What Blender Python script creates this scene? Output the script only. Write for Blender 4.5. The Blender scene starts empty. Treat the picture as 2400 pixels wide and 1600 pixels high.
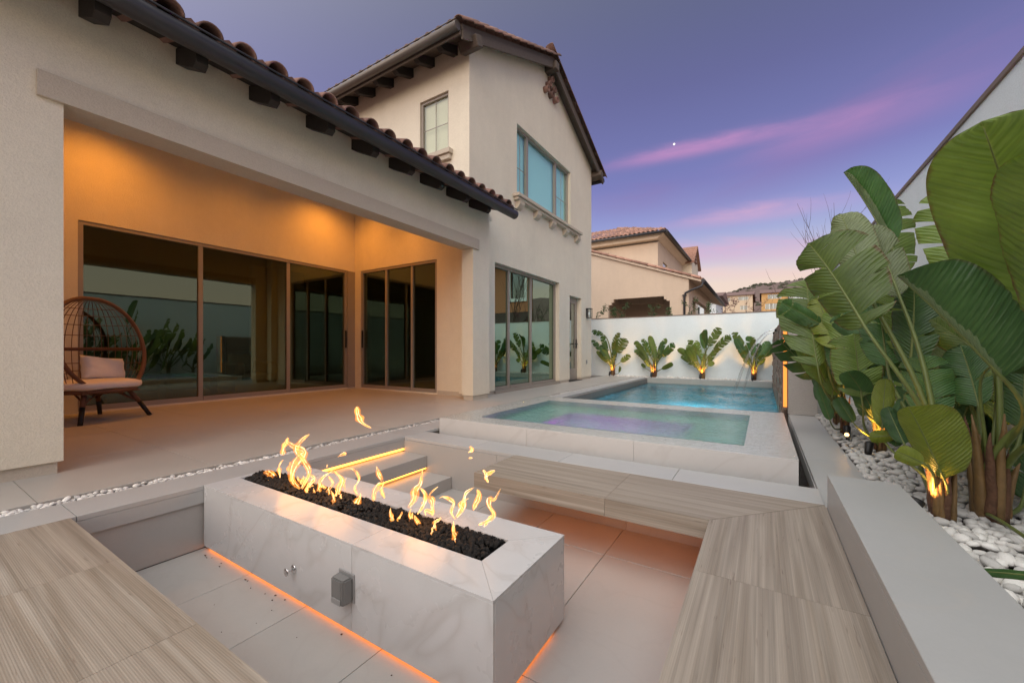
import bpy, bmesh, math, random
from mathutils import Vector, Matrix, noise
R = math.radians
SC = bpy.context.scene
COL = SC.collection

# ------------------------------------------------------------------ camera
cam_d = bpy.data.cameras.new('camera'); cam = bpy.data.objects.new('camera', cam_d); COL.objects.link(cam)
cam.location = (0, 0, 0.9); cam.rotation_euler = (R(90), 0, R(31.965))
cam_d.sensor_width = 36; cam_d.lens = 14.135; cam_d.shift_y = 0.0083
cam_d.clip_start = 0.02; cam_d.clip_end = 3000
SC.camera = cam

# ------------------------------------------------------------------ node helpers
def lin(c):
    return tuple((x/255/12.92 if x/255 <= 0.04045 else ((x/255+0.055)/1.055)**2.4) for x in c)
class NT:
    def __init__(s, tree): s.t = tree; s.n = tree.nodes; s.l = tree.links
    def new(s, typ, **kw):
        n = s.n.new(typ)
        for k, v in kw.items(): setattr(n, k, v)
        return n
    def put(s, sock, v):
        if isinstance(v, bpy.types.NodeSocket): s.l.new(v, sock)
        elif v is not None:
            if sock.type == 'RGBA' and not hasattr(v, '__len__'): v = (v, v, v, 1)
            elif sock.type == 'RGBA' and len(v) == 3: v = (*v, 1)
            sock.default_value = v
    def m(s, op, a, b=None, c=None, clamp=False):
        n = s.new('ShaderNodeMath', operation=op); n.use_clamp = clamp
        for i, v in enumerate((a, b, c)):
            if v is not None: s.put(n.inputs[i], v)
        return n.outputs[0]
    def vm(s, op, a, b=None):
        n = s.new('ShaderNodeVectorMath', operation=op)
        s.put(n.inputs[0], a)
        if b is not None: s.put(n.inputs[1], b)
        return n.outputs['Value'] if op in ('DOT_PRODUCT', 'LENGTH') else n.outputs[0]
    def mix(s, f, a, b, blend='MIX'):
        n = s.new('ShaderNodeMix', data_type='RGBA', blend_type=blend)
        s.put(n.inputs[0], f); s.put(n.inputs[6], a); s.put(n.inputs[7], b)
        return n.outputs[2]
    def noise(s, vec, scale=5, detail=3, rough=0.55, dist=0.0):
        n = s.new('ShaderNodeTexNoise'); s.put(n.inputs['Vector'], vec)
        n.inputs['Scale'].default_value = scale; n.inputs['Detail'].default_value = detail
        n.inputs['Roughness'].default_value = rough; n.inputs['Distortion'].default_value = dist
        return n.outputs['Fac']
    def ramp(s, f, stops, interp='LINEAR'):
        n = s.new('ShaderNodeValToRGB'); n.color_ramp.interpolation = interp
        e = n.color_ramp.elements
        while len(e) < len(stops): e.new(0.5)
        for i, (p, c) in enumerate(stops):
            e[i].position = p
            if not hasattr(c, '__len__'): c = (c, c, c)
            e[i].color = (*c[:3], 1)
        s.put(n.inputs[0], f); return n.outputs[0]
    def mapping(s, vec, scale=(1, 1, 1), rot=(0, 0, 0), loc=(0, 0, 0)):
        n = s.new('ShaderNodeMapping'); s.put(n.inputs[0], vec)
        n.inputs['Scale'].default_value = scale; n.inputs['Rotation'].default_value = rot; n.inputs['Location'].default_value = loc
        return n.outputs[0]
    def bump(s, h, strength=0.3, dist=0.01, normal=None):
        n = s.new('ShaderNodeBump'); n.inputs['Strength'].default_value = strength; n.inputs['Distance'].default_value = dist
        s.put(n.inputs['Height'], h)
        if normal is not None: s.put(n.inputs['Normal'], normal)
        return n.outputs[0]
    def obj(s): return s.new('ShaderNodeTexCoord').outputs['Object']
    def rnd(s): return s.new('ShaderNodeObjectInfo').outputs['Random']

# ------------------------------------------------------------------ dusk sky: sun gone behind the camera, blue-violet dome ahead
W = bpy.data.worlds.new('World'); SC.world = W; W.use_nodes = True
wt = NT(W.node_tree); wt.n.clear()
wd = wt.new('ShaderNodeTexCoord').outputs['Generated']
sep = wt.new('ShaderNodeSeparateXYZ'); wt.put(sep.inputs[0], wd)
elev = wt.m('MAXIMUM', sep.outputs[2], 0.0)
skyc = wt.ramp(elev, [(0.0, lin((244, 214, 190))), (0.145, lin((230, 208, 196))), (0.175, lin((210, 202, 208))),
                      (0.215, lin((172, 180, 212))), (0.28, lin((142, 150, 204))), (0.36, lin((116, 120, 180))), (0.52, lin((92, 94, 145))), (0.66, lin((68, 76, 114))), (1.0, lin((60, 68, 100)))])
def cloud(base, ctr, tang, w, l, amt, sc, col):
    c = Vector(ctr).normalized(); t = Vector(tang); t = (t - c*t.dot(c)).normalized(); n = c.cross(t)
    rel = wt.vm('SUBTRACT', wd, tuple(c))
    a = wt.vm('DOT_PRODUCT', rel, tuple(n)); b = wt.vm('DOT_PRODUCT', rel, tuple(t))
    comb = wt.new('ShaderNodeCombineXYZ'); wt.put(comb.inputs[0], wt.m('MULTIPLY', b, sc*0.22)); wt.put(comb.inputs[1], wt.m('MULTIPLY', a, sc))
    nz = wt.noise(comb.outputs[0], 1.0, 6, 0.6, 0.6)
    a2 = wt.m('ADD', a, wt.m('MULTIPLY', wt.m('SUBTRACT', nz, 0.5), w*1.6))
    ga = wt.m('EXPONENT', wt.m('MULTIPLY', wt.m('POWER', wt.m('ABSOLUTE', wt.m('DIVIDE', a2, w)), 2.0), -1.0))
    gb = wt.m('EXPONENT', wt.m('MULTIPLY', wt.m('POWER', wt.m('ABSOLUTE', wt.m('DIVIDE', b, l)), 2.0), -1.0))
    f = wt.m('MULTIPLY', wt.m('MULTIPLY', ga, gb), wt.m('MULTIPLY', wt.m('SMOOTH_MIN', wt.m('MULTIPLY', nz, 1.7), 1.0, 0.1), amt), clamp=True)
    return wt.mix(f, base, col)
def cdir(u, v):
    k = (u-1200)/942.3; q = (820-v)/942.3; c_, s_ = math.cos(R(31.965)), math.sin(R(31.965))
    return Vector((k*c_-s_, k*s_+c_, q)).normalized()
pink = lin((190, 136, 188)); mauve = lin((140, 110, 164)); rose = lin((222, 168, 196))
for u0, v0_, u1, v1_, w, l, am, sc, cl in [
        (2000, 300, 2330, 130, 0.05, 0.28, 0.42, 22, mauve), (1690, 335, 1930, 282, 0.013, 0.15, 0.75, 42, pink), (1980, 295, 2150, 240, 0.024, 0.13, 0.4, 34, pink),
        (1560, 360, 1700, 330, 0.012, 0.10, 0.6, 46, pink), (1760, 500, 1900, 480, 0.016, 0.14, 0.55, 40, rose), (1700, 590, 1900, 580, 0.025, 0.34, 0.6, 30, rose), (1500, 470, 1640, 450, 0.03, 0.12, 0.35, 26, mauve),
        (1650, 640, 1900, 640, 0.012, 0.3, 0.5, 30, lin((240, 196, 190)))]:
    A_, B_ = cdir(u0, v0_), cdir(u1, v1_)
    skyc = cloud(skyc, tuple(A_), tuple(B_-A_), w, l, am, sc, cl)
# unseen afterglow lobe, set high behind the camera and strengthened to light the scene
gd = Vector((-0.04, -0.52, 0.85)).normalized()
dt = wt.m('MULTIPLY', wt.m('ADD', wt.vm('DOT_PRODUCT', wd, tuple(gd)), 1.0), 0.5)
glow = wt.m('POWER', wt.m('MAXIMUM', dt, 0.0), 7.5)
nsk = wt.new('ShaderNodeTexSky'); nsk.sky_type = 'NISHITA'; nsk.sun_disc = False
nsk.sun_elevation = R(2.0); nsk.sun_rotation = math.atan2(gd.x, gd.y); nsk.altitude = 100
nis = wt.mix(1.0, nsk.outputs[0], (0.012, 0.012, 0.012), 'MULTIPLY')
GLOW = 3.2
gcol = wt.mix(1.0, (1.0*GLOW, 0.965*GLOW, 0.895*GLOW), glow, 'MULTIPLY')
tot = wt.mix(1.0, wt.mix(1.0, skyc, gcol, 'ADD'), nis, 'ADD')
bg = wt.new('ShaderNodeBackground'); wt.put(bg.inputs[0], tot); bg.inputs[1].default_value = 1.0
wo = wt.new('ShaderNodeOutputWorld'); wt.l.new(bg.outputs[0], wo.inputs[0])

# last warm light from the sunset side, very soft
sun_d = bpy.data.lights.new('sun', 'SUN'); sun_d.energy = 0.75; sun_d.angle = R(25); sun_d.color = (1.0, 0.74, 0.5)
sun = bpy.data.objects.new('sun', sun_d); COL.objects.link(sun)
sdir = Vector((0.30, -0.92, 0.30)).normalized()
sun.rotation_euler = (-sdir).to_track_quat('-Z', 'Y').to_euler(); sun.location = (10, -30, 14)

vs = SC.view_settings; vs.view_transform = 'Standard'; vs.look = 'None'; vs.exposure = 0.1; vs.gamma = 1.0; vs.use_curve_mapping = False
cy = SC.cycles; cy.use_denoising = True; cy.max_bounces = 7; cy.diffuse_bounces = 4; cy.glossy_bounces = 4; cy.transmission_bounces = 6; cy.transparent_max_bounces = 14
cy.sample_clamp_indirect = 6.0; cy.caustics_reflective = False; cy.caustics_refractive = True

# ------------------------------------------------------------------ object helpers
def tag(o, label=None, cat=None, group=None, kind=None):
    if label: o['label'] = label
    if cat: o['category'] = cat
    if group: o['group'] = group
    if kind: o['kind'] = kind
    return o
def attach(o, p):
    if p is not None:
        o.parent = p
        if p.type == 'EMPTY' and p.parent is None: o.matrix_parent_inverse = Matrix.Translation(-p.location)
    return o
def empty(name, loc, label=None, cat=None, group=None, kind=None):
    o = bpy.data.objects.new(name, None); o.empty_display_size = 0.1; o.location = loc; COL.objects.link(o)
    return tag(o, label, cat, group, kind)
def link(name, me, mat=None, parent=None):
    if mat is not None and not me.materials: me.materials.append(mat)
    o = bpy.data.objects.new(name, me); COL.objects.link(o)
    return attach(o, parent)
ICO = {}
class MB:
    """collects shapes, then links them as one mesh object in world coordinates"""
    def __init__(s): s.bm = bmesh.new(); s.uv = None
    def box(s, x0, y0, z0, x1, y1, z1, bev=0.0):
        if x0 > x1: x0, x1 = x1, x0
        if y0 > y1: y0, y1 = y1, y0
        if z0 > z1: z0, z1 = z1, z0
        v = [s.bm.verts.new(p) for p in ((x0,y0,z0),(x1,y0,z0),(x1,y1,z0),(x0,y1,z0),(x0,y0,z1),(x1,y0,z1),(x1,y1,z1),(x0,y1,z1))]
        fs = [s.bm.faces.new([v[i] for i in q]) for q in ((3,2,1,0),(4,5,6,7),(0,1,5,4),(1,2,6,5),(2,3,7,6),(3,0,4,7))]
        if bev:
            es = list({e for f in fs for e in f.edges})
            bmesh.ops.bevel(s.bm, geom=es, offset=bev, segments=1, affect='EDGES', clamp_overlap=True)
        return s
    def prism(s, pts, axis, a, b):
        """polygon pts (2-D) extruded along axis 'x','y','z' from a to b"""
        f = {'x': lambda p, t: (t, p[0], p[1]), 'y': lambda p, t: (p[0], t, p[1]), 'z': lambda p, t: (p[0], p[1], t)}[axis]
        lo = [s.bm.verts.new(f(p, a)) for p in pts]; hi = [s.bm.verts.new(f(p, b)) for p in pts]
        n = len(pts); fs = [s.bm.faces.new(lo[::-1]), s.bm.faces.new(hi)]
        for i in range(n): fs.append(s.bm.faces.new((lo[i], lo[(i+1) % n], hi[(i+1) % n], hi[i])))
        bmesh.ops.recalc_face_normals(s.bm, faces=fs)
        return s
    def tube(s, pts, rad, seg=8, flat=1.0, cap=True, closed=False):
        pts = [Vector(p) for p in pts]; n = len(pts)
        if not hasattr(rad, '__len__'): rad = [rad]*n
        rings = []; up = None
        for i, p in enumerate(pts):
            t = (pts[(i+1) % n]-pts[i-1]) if closed else (pts[min(i+1, n-1)]-pts[max(i-1, 0)])
            t.normalize()
            if up is None:
                up = Vector((0, 0, 1)) if abs(t.z) < 0.9 else Vector((1, 0, 0))
            up = (up - t*up.dot(t))
            if up.length < 1e-4: up = t.orthogonal()
            up.normalize(); sd = t.cross(up)
            rings.append([s.bm.verts.new(p + up*math.cos(2*math.pi*k/seg)*rad[i]*flat + sd*math.sin(2*math.pi*k/seg)*rad[i]) for k in range(seg)])
        m = n if closed else n-1
        for i in range(m):
            a, b = rings[i], rings[(i+1) % n]
            for k in range(seg):
                f = s.bm.faces.new((a[k], a[(k+1) % seg], b[(k+1) % seg], b[k])); f.smooth = True
        if cap and not closed:
            s.bm.faces.new(rings[0][::-1]); s.bm.faces.new(rings[-1])
        return s
    def lathe(s, prof, c=(0, 0, 0), seg=24):
        rings = [[s.bm.verts.new((c[0]+r*math.cos(2*math.pi*k/seg), c[1]+r*math.sin(2*math.pi*k/seg), c[2]+z)) for k in range(seg)] for r, z in prof]
        for a, b in zip(rings, rings[1:]):
            for k in range(seg):
                f = s.bm.faces.new((a[k], a[(k+1) % seg], b[(k+1) % seg], b[k])); f.smooth = True
        s.bm.faces.new(rings[0][::-1]); s.bm.faces.new(rings[-1])
        return s
    def blob(s, c, r, seed=0, amp=0.2, freq=2.0, sub=2, smooth=True, rot=None):
        if sub not in ICO:
            t_ = bmesh.new(); bmesh.ops.create_icosphere(t_, subdivisions=sub, radius=1.0); t_.verts.ensure_lookup_table()
            ICO[sub] = ([v.co.copy() for v in t_.verts], [[v.index for v in f.verts] for f in t_.faces]); t_.free()
        q = rot or Matrix.Identity(3); off = Vector((seed*7.13, seed*3.7, seed)); cc = Vector(c); vs_ = []
        for co in ICO[sub][0]:
            k = 1 + amp*noise.noise(co*freq + off)
            vs_.append(s.bm.verts.new(q @ Vector((co.x*r[0]*k, co.y*r[1]*k, co.z*r[2]*k)) + cc))
        for f in ICO[sub][1]: s.bm.faces.new([vs_[i] for i in f]).smooth = smooth
        return s
    def quad(s, *p):
        s.bm.faces.new([s.bm.verts.new(q) for q in p]); return s
    def mesh(s, name):
        me = bpy.data.meshes.new(name); s.bm.to_mesh(me); s.bm.free(); return me
    def build(s, name, mat, parent=None): return link(name, s.mesh(name), mat, parent)
def wallx(mb, x0, x1, ya, yb, za, zb, holes=()):
    """wall slab in plane X with rectangular holes (y0,y1,z0,z1), cut into butted boxes"""
    ys = sorted({ya, yb, *[h[0] for h in holes], *[h[1] for h in holes]}); ys = [y for y in ys if ya <= y <= yb]
    for a, b in zip(ys, ys[1:]):
        cut = sorted([(h[2], h[3]) for h in holes if h[0] < (a+b)/2 < h[1]]); z = za
        for p, q in cut:
            if p > z: mb.box(x0, a, z, x1, b, p)
            z = max(z, q)
        if z < zb: mb.box(x0, a, z, x1, b, zb)
def wally(mb, y0, y1, xa, xb, za, zb, holes=()):
    xs = sorted({xa, xb, *[h[0] for h in holes], *[h[1] for h in holes]}); xs = [x for x in xs if xa <= x <= xb]
    for a, b in zip(xs, xs[1:]):
        cut = sorted([(h[2], h[3]) for h in holes if h[0] < (a+b)/2 < h[1]]); z = za
        for p, q in cut:
            if p > z: mb.box(a, y0, z, b, y1, p)
            z = max(z, q)
        if z < zb: mb.box(a, y0, z, b, y1, zb)

# ------------------------------------------------------------------ materials
MATS = {}
def newmat(name):
    m = bpy.data.materials.new(name); m.use_nodes = True; t = NT(m.node_tree); t.n.clear()
    o = t.new('ShaderNodeOutputMaterial'); MATS[name] = m
    return m, t, o
def principled(t, o, col, rough=0.5, spec=0.5, metal=0.0, normal=None, coat=0.0, coat_rough=0.05):
    b = t.new('ShaderNodeBsdfPrincipled'); t.put(b.inputs['Base Color'], col); t.put(b.inputs['Roughness'], rough)
    b.inputs['Specular IOR Level'].default_value = spec; b.inputs['Metallic'].default_value = metal
    b.inputs['Coat Weight'].default_value = coat; b.inputs['Coat Roughness'].default_value = coat_rough
    if normal is not None: t.put(b.inputs['Normal'], normal)
    t.l.new(b.outputs[0], o.inputs[0]); return b
def simple(name, col, rough=0.5, metal=0.0, spec=0.5, var=0.12, nscale=6, bump=0.0, bscale=60, coat=0.0, rnd=0.0):
    m, t, o = newmat(name); p = t.obj()
    n = t.noise(p, nscale, 4, 0.6)
    f = t.m('MULTIPLY_ADD', t.m('SUBTRACT', n, 0.5), 2*var, 1.0)
    if rnd: f = t.m('MULTIPLY', f, t.m('MULTIPLY_ADD', t.m('SUBTRACT', t.rnd(), 0.5), 2*rnd, 1.0))
    c = t.mix(1.0, col, f, 'MULTIPLY')
    nb = t.bump(t.noise(p, bscale, 3), bump, 0.01) if bump else None
    principled(t, o, c, rough, spec, metal, nb, coat); return m
def stucco(name, col, var=0.10):
    m, t, o = newmat(name); p = t.obj()
    big = t.noise(p, 0.9, 5, 0.6); mid = t.noise(p, 7, 4, 0.6); fine = t.noise(p, 85, 4, 0.75)
    streak = t.noise(t.mapping(p, (2.2, 2.2, 0.25)), 1.6, 4, 0.6)
    f = t.m('ADD', t.m('MULTIPLY', t.m('SUBTRACT', big, 0.5), var*2), t.m('ADD', t.m('MULTIPLY', t.m('SUBTRACT', mid, 0.5), var), t.m('ADD', t.m('MULTIPLY', t.m('SUBTRACT', fine, 0.5), 0.42), t.m('MULTIPLY', t.m('SUBTRACT', streak, 0.5), var*1.2))))
    c = t.mix(1.0, col, t.m('ADD', f, 1.0), 'MULTIPLY')
    h = t.m('ADD', fine, t.m('MULTIPLY', mid, 0.8))
    principled(t, o, c, 0.9, 0.25, 0, t.bump(h, 0.75, 0.008)); return m
def porcelain(name, col, rough=0.32, vein=0.10, rndv=0.04, vcol=(0.45, 0.40, 0.35), coat=0.0, seed=0.0):
    m, t, o = newmat(name); p = t.obj()
    q = t.vm('ADD', p, t.vm('MULTIPLY', (11.3, 7.7, 3.1), t.rnd()))
    cl = t.noise(q, 1.7, 5, 0.6); sp = t.noise(q, 90, 2, 0.6); md = t.noise(q, 9, 4, 0.65)
    rot = t.mapping(t.mapping(q, (1, 1, 1), (0.25, 0.75, 0.5)), (0.28, 2.3, 2.3))
    v1 = t.noise(rot, 1.1, 3, 0.5, 0.5)
    vm_ = t.m('POWER', t.m('SUBTRACT', 1.0, t.m('MINIMUM', t.m('MULTIPLY', t.m('ABSOLUTE', t.m('SUBTRACT', v1, 0.5)), 30.0), 1.0)), 2.0)
    vmask = t.m('MULTIPLY', vm_, t.m('MULTIPLY', t.noise(q, 1.1, 2), vein*2.0))
    f = t.m('ADD', 1.0, t.m('ADD', t.m('MULTIPLY', t.m('SUBTRACT', cl, 0.5), 0.16), t.m('ADD', t.m('MULTIPLY', t.m('SUBTRACT', sp, 0.5), 0.06), t.m('MULTIPLY', t.m('SUBTRACT', md, 0.5), 0.07))))
    f = t.m('MULTIPLY', f, t.m('MULTIPLY_ADD', t.m('SUBTRACT', t.rnd(), 0.5), 2*rndv, 1.0))
    c = t.mix(vmask, t.mix(1.0, col, f, 'MULTIPLY'), vcol)
    rg = t.m('MULTIPLY_ADD', cl, 0.22, rough-0.08)
    principled(t, o, c, rg, 0.5, 0, t.bump(sp, 0.06, 0.002), coat); return m
def striped(name, axis):
    """wood-look ribbed porcelain, grain along axis"""
    m, t, o = newmat(name); p = t.obj()
    q = t.vm('ADD', p, t.vm('MULTIPLY', (5.3, 5.9, 0.0), t.rnd()))
    sc = (0.35, 26, 26) if axis == 'x' else (26, 0.35, 26)
    broad = t.noise(t.mapping(q, tuple(x*0.35 if x > 1 else x for x in sc)), 1.0, 3, 0.6)
    fine = t.noise(t.mapping(q, tuple(x*4.2 if x > 1 else x*1.3 for x in sc)), 1.0, 3, 0.7)
    midn = t.noise(t.mapping(q, sc), 1.0, 3, 0.6)
    fleck = t.ramp(t.noise(t.mapping(q, tuple(x*3 if x > 1 else x*18 for x in sc)), 1.0, 2, 0.6), [(0.66, 0.0), (0.74, 1.0)])
    sepn = t.new('ShaderNodeSeparateXYZ'); t.put(sepn.inputs[0], p)
    across = sepn.outputs[1] if axis == 'x' else sepn.outputs[0]
    rib = t.m('SINE', t.m('MULTIPLY', across, 2*math.pi/0.0062))
    c = t.ramp(broad, [(0.28, lin((122, 111, 99))), (0.45, lin((152, 142, 130))), (0.58, lin((136, 125, 112))), (0.72, lin((168, 160, 149)))])
    g = t.m('ADD', t.m('MULTIPLY', t.m('SUBTRACT', fine, 0.5), 0.85), t.m('MULTIPLY', t.m('SUBTRACT', midn, 0.5), 0.5))
    g = t.m('ADD', g, t.m('MULTIPLY', rib, 0.025))
    c = t.mix(1.0, c, t.m('ADD', 1.0, g), 'MULTIPLY')
    c = t.mix(t.m('MULTIPLY', fleck, 0.5), c, lin((96, 78, 66)))
    h = t.m('ADD', t.m('MULTIPLY', rib, 0.18), fine)
    principled(t, o, c, 0.5, 0.4, 0, t.bump(h, 0.35, 0.0025)); return m
def emit(name, col, strength):
    m, t, o = newmat(name); e = t.new('ShaderNodeEmission'); t.put(e.inputs[0], col); e.inputs[1].default_value = strength
    t.l.new(e.outputs[0], o.inputs[0]); return m
def glass(name, tint, refl, rough=0.0, base_refl=0.12, power=1.0):
    """coated tinted pane: clear tinted body plus a coloured mirror reflection that grows at grazing angles"""
    m, t, o = newmat(name)
    tr = t.new('ShaderNodeBsdfTransparent'); t.put(tr.inputs[0], tint)
    gl = t.new('ShaderNodeBsdfGlossy'); t.put(gl.inputs[0], refl); gl.inputs['Roughness'].default_value = rough
    p = t.obj(); t.put(gl.inputs['Normal'], t.bump(t.noise(p, 0.8, 2), 0.04, 0.02))
    fr = t.new('ShaderNodeFresnel'); fr.inputs[0].default_value = 1.52
    f = t.m('MULTIPLY', t.m('MULTIPLY_ADD', fr.outputs[0], power, base_refl, clamp=True), t.m('SUBTRACT', 1.0, t.new('ShaderNodeNewGeometry').outputs['Backfacing']))
    mx = t.new('ShaderNodeMixShader'); t.put(mx.inputs[0], f); t.l.new(tr.outputs[0], mx.inputs[1]); t.l.new(gl.outputs[0], mx.inputs[2])
    t.l.new(mx.outputs[0], o.inputs[0]); return m
def water(name, tint, scale, strength, rough=0.02, foam=None, aniso=(1, 1, 1), dist=0.02, ripple_tint=0.5, boost=1.0, bend=False):
    m, t, o = newmat(name); p = t.obj()
    n1 = t.noise(t.mapping(p, aniso), scale, 4, 0.6, 0.6); n2 = t.noise(t.mapping(p, aniso), scale*3.1, 3, 0.6, 0.3)
    bp = t.bump(t.m('ADD', n1, t.m('MULTIPLY', n2, 0.45)), strength, dist)
    tr = t.new('ShaderNodeBsdfRefraction' if bend else 'ShaderNodeBsdfTransparent')
    if bend: tr.inputs['IOR'].default_value = 1.33; tr.inputs['Roughness'].default_value = 0.0; t.put(tr.inputs['Normal'], bp)
    t.put(tr.inputs[0], t.mix(t.ramp(t.m('ADD', t.m('MULTIPLY', n1, 0.6), t.m('MULTIPLY', n2, 0.4)), [(0.36, 0.0), (0.64, 1.0)]), tuple(x**(1+2.2*ripple_tint) for x in tint), tint))  # tint darkened by noise, imitating how ripples bend the light
    gl = t.new('ShaderNodeBsdfGlossy'); gl.inputs['Roughness'].default_value = rough; t.put(gl.inputs['Normal'], bp)
    fr = t.new('ShaderNodeFresnel'); fr.inputs[0].default_value = 1.33; t.put(fr.inputs['Normal'], bp)
    mx = t.new('ShaderNodeMixShader'); t.put(mx.inputs[0], t.m('MULTIPLY', t.m('MULTIPLY', fr.outputs[0], boost), 1.0 if bend else t.m('SUBTRACT', 1.0, t.new('ShaderNodeNewGeometry').outputs['Backfacing']), clamp=True)); t.l.new(tr.outputs[0], mx.inputs[1]); t.l.new(gl.outputs[0], mx.inputs[2])
    out = mx.outputs[0]
    if foam:
        df = t.new('ShaderNodeBsdfDiffuse'); t.put(df.inputs[0], (0.75, 0.85, 0.9))
        fac = None
        for (x, y, r) in foam:
            dd = t.vm('LENGTH', t.vm('MULTIPLY', t.vm('SUBTRACT', p, (x, y, -0.16)), (1, 1, 0)))
            k = t.m('SUBTRACT', 1.0, t.m('MINIMUM', t.m('DIVIDE', dd, r), 1.0))
            fac = k if fac is None else t.m('MAXIMUM', fac, k)
        fac = t.m('MULTIPLY', fac, t.ramp(t.noise(p, 16, 4, 0.7), [(0.48, 0.0), (0.66, 1.0)]))
        mf = t.new('ShaderNodeMixShader'); t.put(mf.inputs[0], t.m('MULTIPLY', fac, 0.85, clamp=True)); t.l.new(out, mf.inputs[1]); t.l.new(df.outputs[0], mf.inputs[2]); out = mf.outputs[0]
    t.l.new(out, o.inputs[0]); return m
def leafmat(name, col, col2, trans=0.25, edge=0.5):
    m, t, o = newmat(name)
    uv = t.new('ShaderNodeUVMap').outputs[0]
    sp = t.new('ShaderNodeSeparateXYZ'); t.put(sp.inputs[0], uv)
    tt, ss = sp.outputs[0], sp.outputs[1]
    p = t.obj()
    vn = t.m('ADD', tt, t.m('MULTIPLY', t.noise(p, 9, 2), 0.012))
    vein = t.m('POWER', t.m('ABSOLUTE', t.m('SINE', t.m('MULTIPLY', t.m('ADD', vn, t.m('MULTIPLY', t.noise(p, 30, 2), 0.008)), 80.0))), 3.0)
    vein2 = t.m('SINE', t.m('MULTIPLY', vn, 330.0))
    n = t.noise(p, 3.5, 4, 0.6)
    strp = t.noise(t.mapping(uv, (34, 1.0, 1)), 1.0, 4, 0.65)
    c = t.mix(t.ramp(t.m('MULTIPLY', t.m('ADD', n, strp), 0.5), [(0.32, 0.0), (0.66, 1.0)]), tuple(x*0.72 for x in col), tuple(x*1.12 for x in col2))
    c = t.mix(1.0, c, t.m('MULTIPLY_ADD', t.m('SUBTRACT', t.rnd(), 0.5), 0.55, 0.97), 'MULTIPLY')
    c = t.mix(t.m('MULTIPLY', t.m('MULTIPLY', vein, t.ramp(strp, [(0.35, 0.2), (0.65, 1.0)])), 0.45), c, t.mix(1.0, c, (0.55, 0.6, 0.5), 'MULTIPLY'))
    c = t.mix(t.m('MULTIPLY', t.m('ADD', t.m('MULTIPLY', vein2, 0.5), 0.5), 0.18), c, t.mix(1.0, c, (1.5, 1.5, 1.5), 'MULTIPLY'))
    bk = t.new('ShaderNodeNewGeometry').outputs['Backfacing']
    c = t.mix(bk, c, t.mix(0.55, t.mix(1.0, c, (1.7, 1.6, 1.9), 'MULTIPLY'), (0.20, 0.23, 0.13)))
    mid = t.m('SUBTRACT', 1.0, t.m('MINIMUM', t.m('MULTIPLY', ss, 22.0), 1.0))
    c = t.mix(t.m('MULTIPLY', mid, 0.8), c, (0.22, 0.26, 0.07))
    em = t.m('MULTIPLY', t.ramp(t.m('ADD', ss, t.m('MULTIPLY', t.m('SUBTRACT', t.noise(p, 14, 3), 0.5), 0.25)), [(0.93, 0.0), (1.0, 1.0)]), edge)
    c = t.mix(em, c, (0.10, 0.045, 0.018))
    spot = t.m('MULTIPLY', t.ramp(t.noise(p, 22, 3, 0.6), [(0.68, 0.0), (0.76, 1.0)]), 0.35*edge)
    c = t.mix(spot, c, (0.16, 0.11, 0.03))
    b = t.new('ShaderNodeBsdfPrincipled'); t.put(b.inputs['Base Color'], c); b.inputs['Roughness'].default_value = 0.38; b.inputs['Specular IOR Level'].default_value = 0.45
    hb = t.m('ADD', vein, t.m('MULTIPLY', vein2, 0.12))
    bp = t.bump(t.m('ADD', t.m('ADD', t.m('MULTIPLY', hb, 0.7), t.m('MULTIPLY', strp, 1.6)), t.m('MULTIPLY', n, 2.5)), 0.6, 0.005); t.put(b.inputs['Normal'], bp)
    tl = t.new('ShaderNodeBsdfTranslucent'); t.put(tl.inputs[0], t.mix(1.0, c, (1.5, 1.5, 0.5), 'MULTIPLY')); t.put(tl.inputs['Normal'], bp)
    mx = t.new('ShaderNodeMixShader'); mx.inputs[0].default_value = trans; t.l.new(b.outputs[0], mx.inputs[1]); t.l.new(tl.outputs[0], mx.inputs[2])
    t.l.new(mx.outputs[0], o.inputs[0]); return m
def flame_mat(name, lo_, hi_, stren, dens, soft):
    """glowing gas: thins out towards its silhouette and along streaks"""
    m, t, o = newmat(name); p = t.obj()
    n = t.noise(t.mapping(p, (40, 40, 14)), 1.0, 4, 0.65, 0.8)
    lw = t.new('ShaderNodeLayerWeight'); lw.inputs[0].default_value = 0.5
    core = t.m('POWER', t.m('SUBTRACT', 1.0, lw.outputs['Facing']), soft)
    c = t.mix(t.m('MULTIPLY', core, t.ramp(n, [(0.36, 0.0), (0.62, 1.0)])), lo_, hi_)
    e = t.new('ShaderNodeEmission'); t.put(e.inputs[0], c); e.inputs[1].default_value = stren
    tr = t.new('ShaderNodeBsdfTransparent')
    mx = t.new('ShaderNodeMixShader'); t.put(mx.inputs[0], t.m('MULTIPLY', t.m('MULTIPLY', core, t.ramp(n, [(0.36, 0.05), (0.60, 1.0)])), dens, clamp=True)); t.l.new(tr.outputs[0], mx.inputs[1]); t.l.new(e.outputs[0], mx.inputs[2])
    t.l.new(mx.outputs[0], o.inputs[0]); return m

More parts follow.
